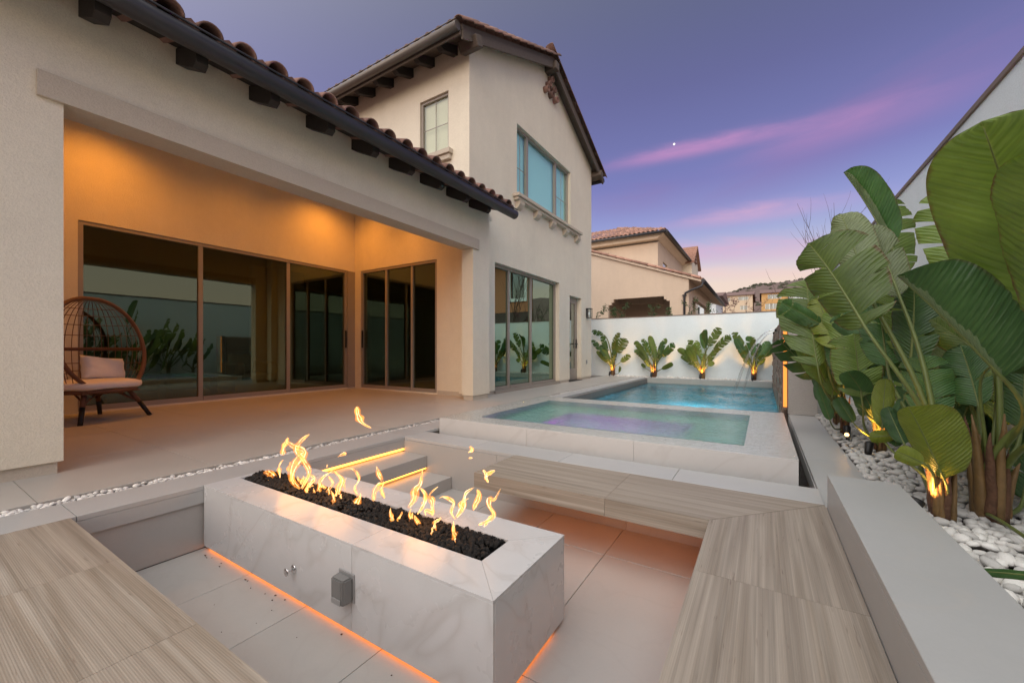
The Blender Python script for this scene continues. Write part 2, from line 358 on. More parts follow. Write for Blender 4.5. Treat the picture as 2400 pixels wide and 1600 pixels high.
M = dict(
    stucco=stucco('stucco_cream', (0.73, 0.67, 0.545)), plinth=stucco('plinth', (0.52, 0.46, 0.38)), trim=stucco('lintel_stone', (0.53, 0.465, 0.375), 0.04),
    peach=stucco('stucco_peach', (0.62, 0.50, 0.385)), white=stucco('white_wall', (0.78, 0.86, 0.885), 0.05), cap=simple('wall_cap', (0.20, 0.155, 0.135), 0.8),
    patio=porcelain('patio_porcelain', (0.44, 0.415, 0.38), 0.40, 0.06, 0.03), kerb=porcelain('kerb_porcelain', (0.40, 0.40, 0.395), 0.42, 0.14, 0.04),
    marble=porcelain('marble_porcelain', (0.53, 0.53, 0.535), 0.24, 0.34, 0.03, (0.34, 0.31, 0.29)), spa=porcelain('spa_porcelain', (0.60, 0.585, 0.57), 0.3, 0.15, 0.03, (0.36, 0.32, 0.29)),
    floor=porcelain('pit_porcelain', (0.38, 0.368, 0.352), 0.38, 0.18, 0.05, (0.30, 0.28, 0.27)), grout=simple('grout', (0.20, 0.18, 0.165), 0.9), pier=stucco('pier_render', (0.46, 0.42, 0.385), 0.05),
    stripx=striped('ribbed_stone_x', 'x'), stripy=striped('ribbed_stone_y', 'y'),
    tile=simple('roof_tile', (0.22, 0.125, 0.098), 0.85, var=0.35, nscale=12, bump=0.3, bscale=45, rnd=0.35), tile2=simple('roof_tile_red', (0.36, 0.20, 0.145), 0.85, var=0.35, nscale=9, bump=0.3, bscale=40, rnd=0.35),
    wood=simple('dark_timber', (0.022, 0.017, 0.014), 0.8, var=0.3, nscale=14, bump=0.3, bscale=40), wood2=simple('brown_timber', (0.10, 0.078, 0.062), 0.8, var=0.3, nscale=14, bump=0.3, bscale=40),
    gutter=simple('gutter_metal', (0.042, 0.042, 0.046), 0.42, 0.35, var=0.2, nscale=4, bump=0.05), gutter2=simple('gutter_taupe', (0.13, 0.112, 0.098), 0.42, 0.3, var=0.2, nscale=4),
    frame=simple('bronze_frame', (0.33, 0.29, 0.25), 0.5, 0.2, var=0.08), dark=simple('black_metal', (0.018, 0.017, 0.017), 0.45, 0.3, var=0.1), blackp=simple('dark_void', (0.02, 0.019, 0.018), 0.9),
    steel=simple('brushed_steel', (0.62, 0.62, 0.63), 0.25, 1.0, var=0.08), room=simple('room_wall', (0.30, 0.27, 0.24), 0.9), roomfl=simple('room_floor', (0.24, 0.20, 0.17), 0.5),
    lava=simple('lava_rock', (0.014, 0.0125, 0.012), 0.72, var=0.5, nscale=40, bump=0.9, bscale=150, rnd=0.5), pebble=simple('white_pebble', (0.68, 0.66, 0.625), 0.6, var=0.22, nscale=16, bump=0.15, bscale=70, rnd=0.26),
    soil=simple('soil', (0.10, 0.085, 0.075), 0.95, var=0.4, nscale=30, bump=0.5), wicker=simple('wicker', (0.15, 0.066, 0.033), 0.6, var=0.35, nscale=60, bump=0.6, bscale=160), linen=simple('linen', (0.80, 0.76, 0.72), 0.9, var=0.05, nscale=30, bump=0.25, bscale=240),
    olive=simple('olive_fabric', (0.26, 0.25, 0.13), 0.9, var=0.1, bump=0.2, bscale=200), bark=simple('fibrous_trunk', (0.105, 0.05, 0.026), 0.85, var=0.55, nscale=26, bump=0.7, bscale=70), stalk=simple('leaf_stalk', (0.11, 0.14, 0.032), 0.5, var=0.4, nscale=14),
    sheath=simple('stem_sheath', (0.17, 0.10, 0.035), 0.6, var=0.5, nscale=16, bump=0.4, bscale=60),
    lo=leafmat('leaf_olive', (0.080, 0.140, 0.022), (0.130, 0.195, 0.036), 0.26, 0.8), ld=leafmat('leaf_dark', (0.030, 0.092, 0.024), (0.058, 0.135, 0.034), 0.18, 0.4), ll=leafmat('leaf_light', (0.12, 0.20, 0.036), (0.18, 0.26, 0.055), 0.3, 0.35),
    lg=leafmat('leaf_grey', (0.125, 0.165, 0.070), (0.165, 0.200, 0.090), 0.16, 0.5), ly=leafmat('leaf_yellow', (0.14, 0.19, 0.02), (0.20, 0.245, 0.03), 0.3, 0.3),
    glass=glass('glass_tinted', (0.52, 0.54, 0.46), (0.70, 0.86, 0.66), 0.0, 0.09, 1.3), glassg=glass('glass_green', (0.30, 0.37, 0.33), (0.66, 0.90, 0.74), 0.0, 0.22, 1.3),
    glassc=glass('glass_cyan', (0.96, 0.99, 0.99), (0.75, 0.98, 0.98), 0.0, 0.05, 1.0), reflection_panel=simple('aqua_reflection', (0.48, 0.88, 0.86), 0.9, var=0.03), reflection_panel_pale=simple('pale_reflection', (0.66, 0.66, 0.50), 0.9, var=0.03), glassp=glass('glass_pale', (0.97, 0.98, 0.95), (0.93, 0.95, 0.85), 0.0, 0.08, 1.0), glassd=glass('glass_far', (0.15, 0.17, 0.17), (0.8, 0.9, 0.9), 0.02, 0.3, 1.0), clear=glass('glass_clear', (0.92, 0.94, 0.93), (0.9, 0.9, 0.9), 0.02, 0.05, 1.0),  # window panels carry reflected brightness in their colour
    led=emit('led_orange', (1.0, 0.22, 0.012), 6.0), led2=emit('led_amber', (1.0, 0.36, 0.045), 7.0), ledw=emit('led_wall', (1.0, 0.30, 0.055), 1.6), lens=emit('lamp_lens', (1.0, 0.62, 0.25), 3.5), down=emit('downlight_lens', (1.0, 0.52, 0.16), 8.0), magenta=emit('spa_lamp', (1.0, 0.10, 0.9), 5.0), moon=emit('moon_light', (1.0, 0.97, 0.9), 1.2),
    flame=flame_mat('flame', (1.0, 0.22, 0.02), (1.0, 0.50, 0.10), 2.1, 0.8, 1.2), flame_edge=flame_mat('flame_core', (1.0, 0.50, 0.12), (1.0, 0.88, 0.60), 3.4, 1.0, 0.9),
    hill=simple('hillside', (0.15, 0.105, 0.085), 0.95, var=0.6, nscale=0.05), earth=simple('earth', (0.16, 0.13, 0.11), 0.95, var=0.3, nscale=0.4), scrub=simple('scrub', (0.055, 0.06, 0.035), 0.9, var=0.5, nscale=0.6), farw=simple('far_cream', (0.62, 0.50, 0.36), 0.9, var=0.08, nscale=0.4), faro=simple('far_ochre', (0.58, 0.35, 0.14), 0.9, var=0.08, nscale=0.4), farr=simple('far_roof', (0.20, 0.13, 0.11), 0.9, var=0.2, nscale=0.8), terra=simple('terracotta_stucco', (0.47, 0.22, 0.12), 0.9, var=0.08), dkshingle=simple('dark_shingle', (0.06, 0.045, 0.04), 0.9),
    solar=simple('solar_panel', (0.03, 0.045, 0.075), 0.12, 0.0, 0.8, var=0.1), twig=simple('bare_twig', (0.085, 0.055, 0.045), 0.9), vine=simple('vine_leaf', (0.045, 0.085, 0.022), 0.6, var=0.4, nscale=20), redleaf=simple('red_leaf', (0.11, 0.028, 0.035), 0.7, var=0.4, nscale=20),
    pooltile=simple('pool_plaster', (0.13, 0.44, 0.53), 0.6, var=0.18, nscale=1.2, bump=0.1), spatile=simple('spa_plaster', (0.48, 0.72, 0.66), 0.6, var=0.15, nscale=3, bump=0.1), waterline=simple('waterline_tile', (0.40, 0.40, 0.37), 0.45, var=0.1, nscale=5),
    stack=simple('stacked_stone', (0.26, 0.18, 0.135), 0.85, var=0.5, nscale=12, bump=0.7, bscale=30), darkw=simple('basin_dark', (0.03, 0.035, 0.03), 0.5, var=0.3),
    jet=glass('falling_water', (0.82, 0.86, 0.88), (0.95, 0.97, 1.0), 0.15, 0.38, 1.0),
    poolwater=water('pool_water', (0.78, 0.95, 0.98), 4.5, 0.9, 0.03, [(-0.55, 9.9, 0.8), (-0.42, 11.6, 0.65), (-0.7, 8.3, 0.6), (-0.2, 7.4, 0.5)], (1, 1, 1), 0.02, 0.3, 1.0, True),
    spawater=water('spa_water', (0.88, 0.97, 0.95), 9.0, 0.9, 0.03, None, (1, 1.6, 1), 0.015, 0.2, 1.0, True), film=water('water_film', (0.96, 0.98, 0.98), 15.0, 1.0, 0.04, None, (0.7, 2.6, 1), 0.035, 0.5, 3.0), basinwater=water('basin_water', (0.5, 0.55, 0.5), 26, 0.9, 0.03),
    plug=simple('outlet_cover', (0.15, 0.15, 0.148), 0.18, 0.0, 0.6, var=0.15, coat=0.5), greyplug=simple('grey_plastic', (0.26, 0.26, 0.26), 0.4), debris=simple('dry_leaf_bit', (0.07, 0.03, 0.015), 0.9),
)
rng = random.Random(7)
# ================================================================== SETTING
def ground():
    mb = MB(); bx = (-18, 1.34, -6, 14.2); B_ = 900
    xs = [-B_, bx[0], bx[1], B_]; ys = [-B_, bx[2], bx[3], B_]
    for i in range(3):
        for j in range(3):
            if i == 1 and j == 1: continue
            mb.quad((xs[i], ys[j], -0.06), (xs[i+1], ys[j], -0.06), (xs[i+1], ys[j+1], -0.06), (xs[i], ys[j+1], -0.06))
    bmesh.ops.remove_doubles(mb.bm, verts=mb.bm.verts, dist=1e-4)
    tag(mb.build('ground', M['earth']), 'bare brown earth stretching away beyond the garden walls', 'ground', kind='structure')
ground()
def hills():
    mb = MB(); n, m = 90, 14; vv = []
    for i in range(n+1):
        row = []
        for j in range(m+1):
            a = -1.5+3.0*i/n; r = 330+j*55; x = r*math.sin(a)-20; y = r*math.cos(a)
            t = j/m; h = 126*math.sin(min(1, t*1.25)*math.pi/2)*(0.92+0.22*noise.noise(Vector((a*2.2, 0.3, 0.1)))+0.10*noise.noise(Vector((a*9, t*2, 3.0))))
            h += 4.0*noise.noise(Vector((a*40, t*12, 1.0)))*t
            h *= max(0, min(1, (0.78-a)/0.22))
            row.append(mb.bm.verts.new((x, y, -0.2+max(0, h))))
        vv.append(row)
    for i in range(n):
        for j in range(m):
            f = mb.bm.faces.new((vv[i][j], vv[i+1][j], vv[i+1][j+1], vv[i][j+1])); f.smooth = True
    tag(mb.build('hills', M['hill']), 'dry brown hillside rising behind the far houses', 'hill', kind='structure')
    mb = MB()
    r2 = random.Random(3)
    for k in range(900):
        a = r2.uniform(-0.35, 0.35); j = r2.uniform(2, 11); r = 330+j*55; t = j/m
        x = r*math.sin(a)-20; y = r*math.cos(a)
        h = 126*math.sin(min(1, t*1.25)*math.pi/2)*(0.92+0.22*noise.noise(Vector((a*2.2, 0.3, 0.1)))+0.10*noise.noise(Vector((a*9, t*2, 3.0)))) + 4.0*noise.noise(Vector((a*40, t*12, 1.0)))*t
        s_ = r2.uniform(0.8, 2.4)
        mb.blob((x, y, h), (s_*1.4, s_*1.4, s_*0.8), k, 0.5, 1.6, 1)
    tag(mb.build('scrub', M['scrub']), 'dark dry scrub dotted over the far hillside', 'scrub', kind='stuff')
hills()

# ------------------------------------------------------------------ patio, kerbs, pit, pool (one piece of setting each, slabs as its parts)
def slab(parent, x0, x1, y0, y1, z1, th, mat, name='slab', g=0.0012, bev=0.002):
    return MB().box(x0+g, y0+g, z1-th, x1-g, y1-g, z1, bev).build(name, mat, parent)
patio = tag(MB().box(-8.6, -4, -0.30, -3.63, 14.1, -0.034).build('patio', M['grout']), 'beige porcelain patio between the house and the pebble drain', 'patio', kind='structure')
def rect_tiles():
    xs = [-3.632, -4.832, -6.032, -7.232, -8.42]
    y = 1.43-0.9*5; rows = []
    while y < 14.1: rows.append((y, min(y+0.9, 14.08))); y += 0.9
    for a, b in zip(xs, xs[1:]):
        for y0, y1 in rows:
            if b < -4.66 and y0 > 6.2 and a < -4.66: continue
            x0 = b
            if y0 >= 6.1 and b < -4.66: x0 = -4.70
            if y1 > 0.9 and y0 < 6.3 or a > -4.9 or y0 < 0.9:
                slab(patio, x0, a, y0, y1, 0.0, 0.03, M['patio'], 'paving_slab')
rect_tiles()
kerb = tag(MB().box(-3.488, -4, -0.5, -3.19, 13.44, -0.034).build('kerb', M['grout']), 'porcelain kerb between the pebble drain and the sunken lounge and pool', 'kerb', kind='structure')
y = -3.0
while y < 3.2: slab(kerb, -3.488, -3.155, y, min(y+1.2, 3.27), 0.0, 0.03, M['kerb'], 'coping_slab'); y += 1.2
slab(kerb, -3.488, -3.175, 3.27, 3.5, 0.0, 0.03, M['kerb'], 'coping_slab')
y = 3.5
while y < 13.4: slab(kerb, -3.488, -3.157 if y < 5.9 else -3.24, y, min(y+1.2, 13.43), 0.0, 0.03, M['kerb'], 'coping_slab'); y += 1.2
# pebble drain channel: sunk trough
drain = tag(MB().box(-3.63, -4, -0.30, -3.49, 14.05, -0.075).build('drain_channel', M['dark']), 'narrow dark drain channel along the patio edge', 'drain', kind='structure')

pit = tag(MB().box(-3.4, -1.2, -0.6, 0.5, 3.2, -0.455).build('pit_floor', M['grout']), 'pale porcelain floor of the sunken fire lounge', 'floor', kind='structure')
fx = [-3.17, -2.57, -2.0, -1.43, -0.87, -0.30, 0.27]; fy = [-1.1, 0.3, 1.41, 2.515, 2.96]
for a, b in zip(fx, fx[1:]):
    for c_, d_ in zip(fy, fy[1:]): slab(pit, a, b, c_, d_, -0.42, 0.03, M['floor'], 'floor_slab', 0.0016)
walls = tag(MB().box(-3.40, -1.2, -0.455, -3.185, 3.2, -0.118).box(-3.185, 2.955, -0.455, 0.5, 3.2, -0.035).build('pit_wall', M['grout']), 'porcelain lined walls of the sunken fire lounge', 'wall', kind='structure')
slab(walls, -3.184, -3.17, -1.1, 1.2, -0.118, 0.30, M['floor'], 'wall_slab'); slab(walls, -3.184, -3.17, 1.2, 2.94, -0.118, 0.30, M['floor'], 'wall_slab')
for a, b in ((-1.1, 1.19), (1.19, 2.951)): slab(walls, -3.185, -3.156, a, b, -0.0315, 0.084, M['kerb'], 'fascia_slab', 0.0, 0.001)
for a, b in ((-3.155, -2.0), (-2.0, -0.85), (-0.85, 0.31)): MB().box(a+.001, 2.946, -0.42, b-.001, 2.957, -0.0315, 0.001).build('wall_slab', M['floor'], walls)
fk = tag(MB().box(-3.15, 2.96, -0.40, 0.62, 3.262, -0.034).build('far_kerb', M['grout']), 'pale porcelain ledge between the sunken bench and the raised spa', 'kerb', kind='structure')
for a, b in ((-3.155, -2.295), (-2.295, -1.402), (-1.402, -0.535), (-0.535, 0.31)): slab(fk, a, b, 2.95, 3.268, 0.0, 0.03, M['marble' if False else 'kerb'], 'coping_slab')

# steps down into the lounge
def steps():
    for k, (x0, x1, zt, label) in enumerate(((-3.17, -2.832, -0.149, 'upper porcelain step into the sunken lounge with amber strip light'), (-2.86, -2.515, -0.306, 'lower porcelain step into the sunken lounge with amber strip light'))):
        e = empty('step', (x0, 1.8, -0.42), label, 'step', 'steps into the fire lounge')
        MB().box(x0+0.02, 1.793, -0.42, x1-0.035, 2.944, zt-0.116).build('riser_core', M['floor'], e)
        for a, b in ((1.793, 2.37), (2.37, 2.944)): MB().box(x0, a+.001, zt-0.116, x1, b-.001, zt, 0.002).build('tread', M['floor'], e)
        MB().box(x1-0.034, 1.80, zt-0.129, x1-0.012, 2.94, zt-0.1185).build('led_strip', M['led2'], e)
    e = empty('kerb_light', (-3.16, 1.8, -0.13), 'amber strip light tucked under the kerb above the upper step', 'strip light')
    MB().box(-3.169, 1.80, -0.131, -3.150, 2.94, -0.1195).build('led_strip', M['led2'], e)
steps()

# benches: ribbed stone seats round the lounge
def bench_far():
    e = empty('stone_bench', (-1.0, 2.65, -0.107), 'far ribbed stone bench below the raised spa', 'bench', 'benches round the fire lounge')
    z0, z1 = -0.107, 0.0; ym = 2.364
    for a, b in ((-1.805, -0.815), (-0.815, None)):
        if b is None: pts = [(a+.0008, ym), (-0.2435, ym), (0.3085, 2.9445), (a+.0008, 2.9445)]
        else: pts = [(a, ym), (b-.0008, ym), (b-.0008, 2.9445), (a, 2.9445)]
        MB().prism(pts, 'z', z0, z1).build('seat_slab', M['stripx'], e)
    MB().box(-1.7, 2.69, -0.134, -0.2, 2.72, -0.1085).build('led_strip', M['led'], e)
def bench_right():
    e = empty('stone_bench', (0.03, 1.0, -0.107), 'right ribbed stone bench beside the planter coping', 'bench', 'benches round the fire lounge')
    z0, z1 = -0.107, -0.0005
    ys = [2.364, 1.795, 0.63, -0.5]
    for i, (a, b) in enumerate(zip(ys, ys[1:])):
        pts = [(-0.241, b+.0008), (0.309, b+.0008), (0.309, a-.0008), (-0.241, a-.0008)] if i else [(-0.241, b+.0008), (0.309, b+.0008), (0.309, 2.942), (-0.241, 2.3625)]
        MB().prism(pts, 'z', z0, z1).build('seat_slab', M['stripy'], e)
    MB().box(-0.05, -0.4, -0.120, -0.035, 2.3, -0.1085).build('led_strip', M['led'], e)
    MB().box(0.12, -0.5, -0.42, 0.30, 2.9, -0.108).build('bench_base', M['floor'], e)
def bench_front():
    e = empty('stone_bench', (-1.7, 0.2, -0.107), 'near left ribbed stone bench in the foreground', 'bench', 'benches round the fire lounge')
    xs = [-3.154, -2.355, -1.58, -0.80, -0.243]
    for a, b in zip(xs, xs[1:]): MB().prism([(a+.0008, -0.6), (b-.0008, -0.6), (b-.0008, 0.576), (a+.0008, 0.576)], 'z', -0.107, 0.0).build('seat_slab', M['stripx'], e)
    MB().box(-3.15, -0.55, -0.42, -0.25, 0.15, -0.108).build('bench_base', M['floor'], e)
    MB().box(-3.1, 0.30, -0.115, -0.3, 0.306, -0.1085).build('led_strip', M['led'], e)
bench_far(); bench_right(); bench_front()
# raised coping behind the right bench, low coping beyond it
hc = empty('planter_wall', (0.46, 0.7, -0.4), 'tall grey porcelain planter wall with wide flat top behind the right bench', 'planter wall')
MB().box(0.325, -1.6, -0.45, 0.60, 2.895, 0.158).build('wall_core', M['grout'], hc)
MB().box(0.312, -1.6, -0.10, 0.3245, 2.90, 0.1605).build('wall_slab', M['kerb'], hc)
for a, b in ((-1.6, 0.2), (0.2, 2.9)): slab(hc, 0.311, 0.612, a, b, 0.19, 0.03, M['kerb'], 'coping_slab')
MB().box(0.325, 2.8955, -0.1, 0.60, 2.9005, 0.158).build('end_slab', M['kerb'], hc)
lc = tag(MB().box(0.304, 2.905, -0.5, 0.605, 7.2, -0.034).build('low_coping', M['grout']), 'low flat porcelain coping between the overflow slot and the pebble bed', 'coping', kind='structure')
for a, b in ((2.905, 4.2), (4.2, 5.5), (5.5, 6.82)): slab(lc, 0.302, 0.612, a, b, 0.0, 0.03, M['kerb'], 'coping_slab')

# fire table
def fire_table():
    x0, x1, y0, y1, zb, zt = -3.152, -0.817, 1.183, 1.79, -0.398, 0.004
    tx0, tx1, ty0, ty1 = -3.10, -1.015, 1.382, 1.598
    e = empty('fire_table', (-2.0, 1.49, -0.42), 'long white marble porcelain fire table in the middle of the lounge', 'fire table')
    th = 0.012; zs = zt-0.012
    for a, b in ((x0, -1.611), (-1.611, x1)): MB().box(a+.001, y0, zb, b-.001, y0+th, zs-0.0005, 0.001).build('side_panel', M['marble'], e)
    for a, b in ((x0, -1.611), (-1.611, x1)): MB().box(a+.001, y1-th, zb, b-.001, y1, zs-0.0005, 0.001).build('side_panel', M['marble'], e)
    MB().box(x1-th, y0+th+.001, zb, x1, y1-th-.001, zs-0.0005, 0.001).build('end_panel', M['marble'], e)
    g = 0.0008
    for pts in ([(x0, y0), (-1.607-g, y0), (-1.607-g, ty0), (x0, ty0)], [(-1.607+g, y0), (x1-g, y0), (tx1-g, ty0), (-1.607+g, ty0)],
                [(x1, y0+g), (x1, y1-g), (tx1, ty1-g), (tx1, ty0+g)], [(-1.607+g, ty1), (tx1-g, ty1), (x1-g, y1), (-1.607+g, y1)], [(x0, ty1), (-1.607-g, ty1), (-1.607-g, y1), (x0, y1)], [(x0, ty0+g), (tx0, ty0+g), (tx0, ty1-g), (x0, ty1-g)]):
        MB().prism(pts, 'z', zs, zt).build('top_slab', M['marble'], e)
    mb = MB(); mb.box(tx0, ty0-.01, -0.12, tx1, ty1+.01, -0.11).box(tx0-.008, ty0-.01, -0.11, tx0, ty1+.01, zs-.001).box(tx1, ty0-.01, -0.11, tx1+.008, ty1+.01, zs-.001).box(tx0, ty0-.018, -0.11, tx1, ty0-.0105, zs-.001).box(tx0, ty1+.0105, -0.11, tx1, ty1+.018, zs-.001)
    mb.build('burner_tray', M['blackp'], e)
    MB().box(x0+.05, y0+.05, -0.42, x1-.05, y1-.05, zb+.002).build('toe_kick', M['blackp'], e)
    mb = MB(); mb.box(x0+.03, y0+.020, -0.4115, x1-.03, y0+.034, -0.4005).box(x1-.034, y0+.036, -0.4115, x1-.020, y1-.10, -0.4005)
    mb.build('led_strip', M['led'], e)
    # gas key valve: rosette, stem and round key head
    kv = MB(); kv.lathe([(0.006, 0), (0.0215, 0.001), (0.0215, 0.003), (0.017, 0.006), (0.006, 0.007)], (0, 0, 0), 24)
    kv.lathe([(0.0045, 0.006), (0.0045, 0.04)], (0, 0, 0), 10)
    kv.lathe([(0.004, 0.038), (0.0195, 0.039), (0.020, 0.042), (0.012, 0.044), (0.003, 0.0445)], (0, 0, 0), 24)
    o = kv.build('gas_key', M['steel'], e); o.matrix_parent_inverse = Matrix.Translation(-e.location); o.location = (-2.085, y0-0.0005, -0.245); o.rotation_euler = (R(90), 0, 0)
    # weatherproof outlet box: backplate, bubble cover, hinge
    ob = MB().box(-1.70, y0-0.006, -0.262, -1.586, y0-0.0005, -0.128, 0.004).build('outlet_box', M['greyplug'], e)
    cv = MB(); pr = [(-0.056, 0.0), (-0.050, 0.045), (-0.040, 0.052), (0.040, 0.052), (0.050, 0.045), (0.056, 0.0)]
    cv.prism([(-1.643+p[0]*0.88, y0-0.0065-p[1]) for p in pr], 'z', -0.255, -0.140)
    bmesh.ops.bevel(cv.bm, geom=list(cv.bm.edges), offset=0.006, segments=2, affect='EDGES')
    cv.build('cover', M['plug'], ob); MB().box(-1.675, y0-0.062, -0.252, -1.611, y0-0.058, -0.226, 0.001).build('latch', M['greyplug'], ob)
    return e
fire_table()
def rock_mesh(name, seed, amp=0.55, sub=2, fq=2.2):
    mb = MB(); mb.blob((0, 0, 0), (1, 0.8, 0.75), seed, amp, fq, sub, False); return mb.mesh(name)
def lava():
    e = empty('lava_rock_bed', (-2.05, 1.49, -0.05), 'bed of black lava rock along the burner of the fire table', 'lava rocks')
    ms = []
    for k in range(7):
        me = rock_mesh('lava_rock', k+1); me.materials.append(M['lava']); ms.append(me)
    r2 = random.Random(11); spots = []
    for _ in range(9000):
        x, y = r2.uniform(-3.085, -1.035), r2.uniform(1.398, 1.582)
        if all((x-a)**2+(y-b)**2 > 0.0165**2 for a, b in spots): spots.append((x, y))
    spots.sort(key=lambda p: -(p[0]*0.2-p[1]))
    fill = MB()
    for i, (x, y) in enumerate(sorted(spots, key=lambda p: math.hypot(p[0], p[1]))):
        hgt = -0.012+0.030*(0.5+0.5*noise.noise(Vector((x*5, y*9, 0))))*(1-abs(y-1.49)/0.16) + r2.uniform(0, 0.012)
        s_ = r2.uniform(0.010, 0.021)
        if i < 300:
            o = link('lava_rock', ms[i % 7], None, e); o.matrix_parent_inverse = Matrix.Translation(-e.location)
            o.location = (x, y, hgt); o.rotation_euler = [r2.uniform(0, 6.3) for _ in range(3)]; o.scale = (s_,)*3
        else:
            q = Matrix.Rotation(r2.uniform(0, 6.3), 3, Vector((r2.random(), r2.random(), r2.random()+.1)).normalized())
            fill.blob((x, y, hgt), (s_, s_*.8, s_*.75), i, 0.55, 2.2, 1, False, q)
    fill.box(-3.09, 1.375, -0.10, -1.02, 1.605, -0.022)
    tag(fill.build('lava_rock_fill', M['lava'], e), kind='stuff')
lava()
def flames():
    e = empty('gas_fire', (-2.05, 1.49, 0.0), 'orange gas flames rising from the black lava rock', 'fire')
    FL = list([([(-2.517,1.489,-0.007),(-2.627,1.487,0.048),(-2.593,1.475,0.141),(-2.496,1.481,0.242),(-2.627,1.48,0.261),(-2.718,1.484,0.288),(-2.672,1.488,0.313)],0.0196),([(-2.49,1.466,0.018),(-2.459,1.486,0.114),(-2.512,1.476,0.191),(-2.577,1.484,0.25),(-2.49,1.466,0.316),(-2.417,1.476,0.371)],0.0207),([(-2.804,1.521,0.177),(-2.828,1.538,0.239),(-2.792,1.537,0.296)],0.0145),([(-2.419,1.461,0.038),(-2.388,1.473,0.091),(-2.44,1.483,0.119)],0.0144),([(-3.001,1.494,-0.021),(-2.9,1.499,0.01),(-2.95,1.489,0.042),(-3.014,1.494,0.025)],0.0122),([(-2.822,1.505,0.021),(-2.834,1.499,0.085),(-2.763,1.499,0.155)],0.0105),([(-2.684,1.487,0.088),(-2.673,1.482,0.127),(-2.65,1.476,0.162)],0.0064),([(-2.379,1.538,-0.01),(-2.42,1.54,0.031),(-2.359,1.529,0.091),(-2.309,1.549,0.141)],0.0146),([(-2.352,1.53,-0.011),(-2.283,1.535,0.067),(-2.322,1.544,0.108)],0.0109),([(-2.198,1.537,-0.008),(-2.208,1.525,0.06),(-2.189,1.535,0.11),(-2.246,1.531,0.159)],0.014),([(-2.102,1.496,0.066),(-2.115,1.503,0.109),(-2.102,1.503,0.14)],0.0056),([(-1.996,1.513,0.053),(-2.013,1.499,0.1),(-1.988,1.504,0.155),(-2.048,1.518,0.195),(-2.102,1.508,0.198)],0.0089),([(-1.83,1.485,0.067),(-1.815,1.489,0.123),(-1.76,1.488,0.174),(-1.799,1.481,0.22),(-1.807,1.482,0.259)],0.0148),([(-1.777,1.517,0.08),(-1.8,1.511,0.117),(-1.769,1.508,0.165)],0.0063),([(-1.562,1.498,0.082),(-1.527,1.498,0.129),(-1.548,1.514,0.165),(-1.514,1.521,0.21),(-1.473,1.511,0.291)],0.015),([(-1.506,1.494,0.057),(-1.472,1.502,0.113),(-1.459,1.513,0.164),(-1.499,1.508,0.191)],0.0118),([(-1.471,1.522,0.051),(-1.464,1.507,0.081),(-1.412,1.513,0.083),(-1.438,1.524,0.106)],0.0078),([(-1.421,1.515,0.061),(-1.421,1.511,0.128),(-1.434,1.517,0.164),(-1.395,1.527,0.21)],0.0097),([(-1.378,1.477,0.048),(-1.347,1.478,0.069),(-1.334,1.48,0.086)],0.0066),([(-1.288,1.537,0.066),(-1.312,1.53,0.098),(-1.3,1.531,0.148),(-1.35,1.527,0.167),(-1.375,1.519,0.157)],0.0075),([(-1.285,1.541,0.073),(-1.249,1.532,0.127),(-1.225,1.54,0.197),(-1.173,1.539,0.243)],0.0122),([(-1.209,1.495,0.131),(-1.227,1.499,0.164),(-1.181,1.502,0.2)],0.0082),([(-1.163,1.518,0.143),(-1.129,1.508,0.204),(-1.135,1.513,0.247)],0.0099),([(-1.109,1.486,0.096),(-1.071,1.493,0.118),(-1.029,1.491,0.157),(-1.05,1.491,0.196),(-1.045,1.492,0.227),(-1.008,1.478,0.238),(-0.996,1.492,0.281)],0.0114),([(-1.1,1.514,0.079),(-1.067,1.512,0.126),(-1.051,1.512,0.147)],0.0062),([(-2.023,1.524,0.566),(-2.023,1.521,0.514),(-1.988,1.533,0.478),(-1.896,1.527,0.456)],0.0157),([(-1.075,1.467,0.357),(-1.054,1.476,0.339),(-1.049,1.468,0.306)],0.0121),([(-1.029,1.497,0.356),(-1.055,1.491,0.339),(-1.076,1.488,0.309)],0.0094),([(-1.16,1.496,0.45),(-1.165,1.505,0.429),(-1.179,1.506,0.416)],0.0081),([(-2.133,1.476,0.269),(-2.102,1.495,0.287),(-2.075,1.485,0.284)],0.0079),([(-1.168,1.489,0.395),(-1.151,1.494,0.397)],0.0036),([(-2.221,1.46,0.212),(-2.224,1.463,0.193)],0.0034),([(-1.505,1.519,0.106),(-1.478,1.532,0.113)],0.0069),([(-2.67,1.525,-0.073),(-2.647,1.518,-0.063)],0.0077)])
    r2 = random.Random(5)
    for k in range(26):
        x = r2.choice((-2.72, -2.62, -2.52, -2.4, -2.3, -2.15, -1.95, -1.6, -1.5, -1.35, -1.2))+r2.uniform(-.05, .05); y = 1.49+r2.uniform(-.06, .06); h = r2.uniform(.03, .085); q = r2.uniform(-.03, .03)
        FL.append(([(x, y, 0.005), (x+q*.3, y, h*.4), (x+q, y, h)], r2.uniform(.007, .012)))
    for k, (pts, w) in enumerate(FL):
        P = [Vector(p) for p in pts]; n = 22; mb = MB()
        def cr(t):
            q = t*(len(P)-1); i = min(int(q), len(P)-2); u = q-i
            a, b, c, d = P[max(i-1, 0)], P[i], P[i+1], P[min(i+2, len(P)-1)]
            return 0.5*((2*b)+(c-a)*u+(2*a-5*b+4*c-d)*u*u+(3*b-a-3*c+d)*u**3)
        ph = r2.uniform(0, 6.3); ctr = []; wid = []
        for i in range(n+1):
            t = i/n; p = cr(t)+Vector((0.25*w*math.sin(ph+t*8)*(0.3+t), 0.5*w*math.cos(ph+t*6), 0))
            env = (math.sin(math.pi*min(1, t*0.96+0.04))**0.7)*(1-0.5*t)
            ctr.append(p); wid.append(w*(0.06+2.6*env*(0.7+0.7*noise.noise(Vector((k*3.1, t*4, 0))))))
        mb.tube(ctr, wid, 14, 0.7, False)                      # soft body of the flame
